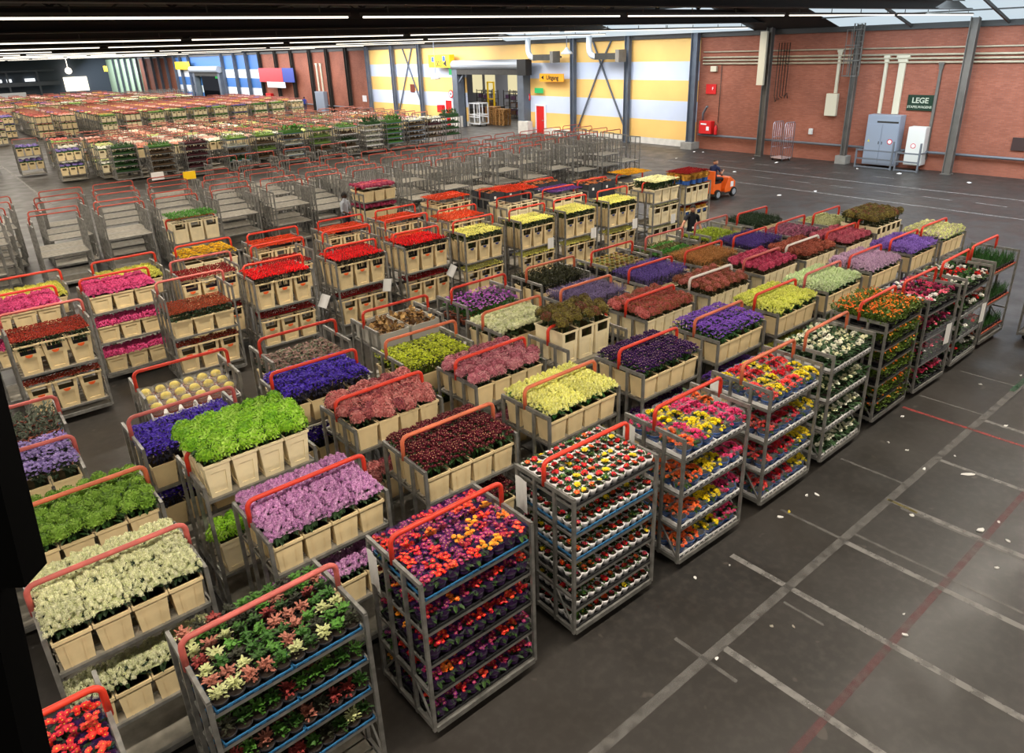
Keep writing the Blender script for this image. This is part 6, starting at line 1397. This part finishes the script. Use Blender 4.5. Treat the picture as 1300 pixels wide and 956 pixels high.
    hh.add(vs, fs); obj('hair', hh, mat('hair ' + hair, hair, .7), o, smooth=True)
    if extra: extra(o, P)
    return o
STAND = dict(pelvis=(0, 0, .95), waist=(0, .01, 1.08), chest=(0, .01, 1.27), neckbase=(0, .01, 1.43), neck=(0, 0, 1.50), head=(0, -.015, 1.625),
             shr=(-.17, .01, 1.40), elr=(-.23, .03, 1.12), wrr=(-.24, -.06, .88), shl=(.17, .01, 1.40), ell=(.23, .03, 1.12), wrl=(.24, -.06, .88),
             hipr=(-.095, 0, .90), knr=(-.10, -.02, .50), anr=(-.10, .02, .085), tor=(-.11, -.13, .04), hipl=(.095, 0, .90), knl=(.10, -.02, .50), anl=(.10, .02, .085), tol=(.11, -.13, .04))
def badge(o, P):
    mb = MB(); mb.box(-.05, -.135, 1.06, .03, -.128, 1.12); b = obj('badge', mb, PAPER, o); b['label'] = 'small white badge'
p = dict(STAND); p.update(elr=(-.34, -.12, 1.22), wrr=(-.52, -.32, 1.12), elr2=0, ell=(.25, .0, 1.13), wrl=(.27, -.16, .93), turn=-.35, nod=.15)
figure('person in black polo shirt standing before the dark rose trolley, arm on it', (17.45, 12.75, 0), -0.45, p, '#a8765c', '#15171f', '#17181e', '#1a1512', sleeve=False, extra=badge)
p = dict(STAND); p.update(ell=(.24, -.02, 1.13), wrl=(.10, -.27, 1.08), elr=(-.24, -.02, 1.13), wrr=(-.14, -.28, 1.0), turn=.3, nod=.25)
figure('person in pale grey shirt among the empty trolleys, looking down at hands', (11.45, 22.9, 0), 0.5, {**p, 'wrl': (.02, -.3, 1.10), 'ell': (.22, -.08, 1.12)}, '#4a3226', '#b4bac4', '#2c2e34', '#14110f', sleeve=True)
mb = MB(); mb.box(-.09, -.06, 0, .09, .06, .02); tag(obj('red_pouch', mb, mat('red pouch', '#b03038', .6), None, (11.52, 22.60, 1.06), .5), 'small red pad in the hands of the grey shirted person', 'pad')
p = dict(STAND); p.update(knl=(.10, -.2, .52), anl=(.1, -.12, .10), tol=(.1, -.27, .06), knr=(-.1, .03, .5), anr=(-.1, .22, .12), tor=(-.1, .08, .05), wrl=(.22, .12, .9), wrr=(-.24, -.22, .9))
figure('person in dark blue walking along the far brick wall', (36.9, 80.6, 0), 2.6, p, '#b08a70', '#2c3a8a', '#22304a', '#2a221c', sleeve='long')
# tractor and its driver
t = thing('tow_tractor', 'small orange electric tow tractor beside the dark rose trolley', 'tractor', (26.45, 18.0, 0), 0.0)
OR = mat('orange machine paint', '#e8641c', 0.4, 0, 0, 0.05, 4); mb = MB()
mb.add([(-.25, -.42, .22), (.48, -.42, .22), (.48, -.42, .62), (.1, -.42, .86), (-.02, -.42, .80), (-.25, -.42, .40), (-.25, .42, .22), (.48, .42, .22), (.48, .42, .62), (.1, .42, .86), (-.02, .42, .80), (-.25, .42, .40)],
       [(0, 1, 2, 3, 4, 5), (11, 10, 9, 8, 7, 6), (0, 6, 7, 1), (1, 7, 8, 2), (2, 8, 9, 3), (3, 9, 10, 4), (4, 10, 11, 5), (5, 11, 6, 0)])
mb.box(.48, -.3, .22, .6, .3, .55); o = obj('front_body', mb, OR, t); md = o.modifiers.new('b', 'BEVEL'); md.width = .03; md.segments = 2
mb = MB(); mb.box(-.95, -.40, .20, -.2, .40, .26, 1); mb.box(-.98, -.42, .16, .5, .42, .22, 1); mb.box(-.95, -.34, .26, -.42, .34, .62, 0); mb.box(-1.0, -.36, .26, -.9, .36, 1.18, 0); obj('chassis', mb, [OR, DARKST], t)
mb = MB(); mb.box(-.78, -.27, .62, -.32, .27, .70); obj('seat', mb, BLK, t)
mb = MB(); mb.tube([(.08, 0, .84), (-.1, 0, 1.0)], .03, 8); pts = [(-.12 + .05 * math.sin(a), .17 * math.cos(a), 1.02 + .10 * math.sin(a)) for a in [2 * PI * k / 16 for k in range(17)]]; mb.tube(pts, .014, 6); obj('steering_wheel', mb, BLK, t)
mb = MB(); mb.box(.12, -.428, .42, .32, -.42, .64); l = obj('side_label', mb, WST, t); l['label'] = 'white square label'
def m_tyre(r, w):
    mb = MB(); n = 20; vs = []; fs = []; prof = [(-w, .3 * r, 1), (-w, .62 * r, 1), (-w, .9 * r, 0), (-.7 * w, r, 0), (.7 * w, r, 0), (w, .9 * r, 0), (w, .62 * r, 1), (w, .3 * r, 1)]
    for y, q, _ in prof:
        for k in range(n): vs.append((q * math.cos(2 * PI * k / n), y, r + q * math.sin(2 * PI * k / n)))
    for i in range(len(prof) - 1):
        for k in range(n): mb.f.append([i * n + k, i * n + (k + 1) % n, (i + 1) * n + (k + 1) % n, (i + 1) * n + k]); mb.m.append(1 if i in (0, 6) else 0)
    mb.v = vs; mb.f.append(list(range(n))[::-1]); mb.m.append(1); mb.f.append([7 * n + k for k in range(n)]); mb.m.append(1); return mb.mesh('tyre', [RUBBER, GREYD])
TY = m_tyre(.2, .07)
for x, y in ((.34, -.40), (.34, .40), (-.72, -.37), (-.72, .37)): link('wheel', TY, t, (x, y, 0))
mb = MB(); mb.bar((-1.0, 0, .3), (-1.35, 0, .3), .06); obj('tow_hitch', mb, DARKST, t)
SIT = dict(pelvis=(0, .02, .80), waist=(0, .03, .93), chest=(0, .02, 1.12), neckbase=(0, 0, 1.28), neck=(0, -.02, 1.34), head=(0, -.04, 1.46),
           shr=(-.18, 0, 1.25), elr=(-.25, -.12, 1.0), wrr=(-.14, -.40, 1.06), shl=(.18, 0, 1.25), ell=(.27, -.10, 1.0), wrl=(.15, -.42, 1.06),
           hipr=(-.10, 0, .79), knr=(-.13, -.42, .76), anr=(-.13, -.40, .34), tor=(-.13, -.55, .29), hipl=(.10, 0, .79), knl=(.13, -.42, .76), anl=(.13, -.40, .34), tol=(.13, -.55, .29), turn=-.7, nod=.1)
figure('person in navy polo shirt seated on the orange tow tractor', (25.97, 18.0, 0), PI / 2, SIT, '#b88468', '#1c2a52', '#16181e', '#4a3a30', sleeve=False, bald=True)
# ------------------------------------------------------------------ gallery upright near the camera
mb = MB()
def edge(px, py, dist): return None
BLACKP = mat('matt black upright', '#050505', 0.9, 0, spec=0.05)
def slab(p, q, left, width, thick):
    mb.add([p, p + left * width, q + left * width, q, p + thick, p + left * width + thick, q + left * width + thick, q + thick],
           [(0, 1, 2, 3), (7, 6, 5, 4), (0, 4, 5, 1), (1, 5, 6, 2), (2, 6, 7, 3), (3, 7, 4, 0)])
LEFT = Vector((-0.774, 0.633, 0.0)); DEEP = Vector((-0.05, -0.06, 0))
p1, p2, p3, p4 = Vector((.048, 1.861, 5.572)), Vector((.014, 1.678, 5.171)), Vector((-.053, 1.717, 5.141)), Vector((-.076, 1.622, 4.927))
slab(p1 + (p1 - p2) * 2.0, p2, LEFT, 0.45, DEEP); slab(p3 + (p3 - p4) * .2, p4 + (p4 - p3) * 22.5 , LEFT, 0.40, DEEP)
tag(obj('gallery_upright', mb, BLACKP), 'black upright of the visitors gallery at the left edge', 'post', kind='structure')
# ------------------------------------------------------------------ light
def area(name, loc, sx, sy, power, col, rot=(0, 0, 0)):
    l = bpy.data.lights.new(name, 'AREA'); l.shape = 'RECTANGLE'; l.size = sx; l.size_y = sy; l.energy = power; l.color = col
    o = bpy.data.objects.new(name, l); COL.objects.link(o); o.location = loc; o.rotation_euler = rot; return o
WARM_L = (1.0, 0.90, 0.76)
for k, y in enumerate([-6.8, 3.13] + LY[:6]):
    for i in range(4):
        area('tube_and_fill_light', (30.0 - 13.5 * i, y, 6.62), 11.0, 0.12, P_NEAR * (1.0 if k > 1 else 0.85) * (0.55 if i == 0 and k < 4 else 1.05), WARM_L)
for k, y in enumerate((78, 98, 118, 138)):
    for x in (2, 22): area('tube_and_fill_light', (x, y, 6.5), 18, 12, P_FAR, WARM_L)
# daylight through the roof lights, and added daylight where the roof is dark
area('roof_and_fill_daylight', (33.6, 3, 7.3), 6.5, 30, P_SKY, (0.70, 0.85, 1.0), (0, -0.27, 0)); area('roof_and_fill_daylight', (35.0, 34.5, 7.0), 3.5, 20, P_SKYFILL, (0.88, 0.94, 1.0), (0, -0.27, 0))
area('roof_and_fill_daylight', (34.5, 57, 6.4), 3.5, 18, P_SKYFILL, (0.92, 0.95, 1.0), (0, -0.4, 0)); area('store_fill', (44, 54, 4.8), 8, 14, 700, (1, .95, .85)); area('passage_fill', (40, 113, 3.6), 2, 8, 300, (.8, 1, .8))  # added panel under the dark roof; store and passage fills are added too
area('roof_and_fill_daylight', (34.5, 88, 6.4), 3.5, 34, P_SKYFILL * 1.6, (0.92, 0.95, 1.0), (0, -0.4, 0)); area('roof_and_fill_daylight', (33.5, 160, 6.2), 5, 24, P_SKYFILL * 1.8, (0.92, 0.95, 1.0), (0, -0.6, 0)); area('tube_and_fill_light', (15, 160, 6.4), 24, 8, P_FAR, WARM_L); area('roof_and_fill_daylight', (34.5, 115, 6.4), 3.5, 26, P_SKYFILL * 1.6, (0.92, 0.95, 1.0), (0, -0.4, 0))  # added fills for the far walls and the hall end, not real sources
w = bpy.data.worlds.new('hall'); scene.world = w; w.use_nodes = True; w.node_tree.nodes['Background'].inputs[0].default_value = (0.8, 0.85, 1.0, 1); w.node_tree.nodes['Background'].inputs[1].default_value = AMB
# ------------------------------------------------------------------ camera (pose solved from the photograph's vanishing points)
F, YAW, PITCH, ROLL = 912.92, 0.885372, 0.388622, -0.035848
cam = bpy.data.cameras.new('camera'); co = bpy.data.objects.new('camera', cam); COL.objects.link(co); scene.camera = co
f = Vector((math.cos(PITCH) * math.cos(YAW), math.cos(PITCH) * math.sin(YAW), -math.sin(PITCH))); r0 = Vector((math.sin(YAW), -math.cos(YAW), 0)); u0 = r0.cross(f)
r = math.cos(ROLL) * r0 + math.sin(ROLL) * u0; u = -math.sin(ROLL) * r0 + math.cos(ROLL) * u0
co.matrix_world = Matrix(((r.x, u.x, -f.x, 0), (r.y, u.y, -f.y, 0), (r.z, u.z, -f.z, 6.2), (0, 0, 0, 1)))
cam.sensor_fit = 'HORIZONTAL'; cam.sensor_width = 36; cam.lens = F / 1300 * 36; cam.shift_y = -45 / 1300; cam.clip_start = 0.05; cam.clip_end = 400
VS.exposure = EXPO
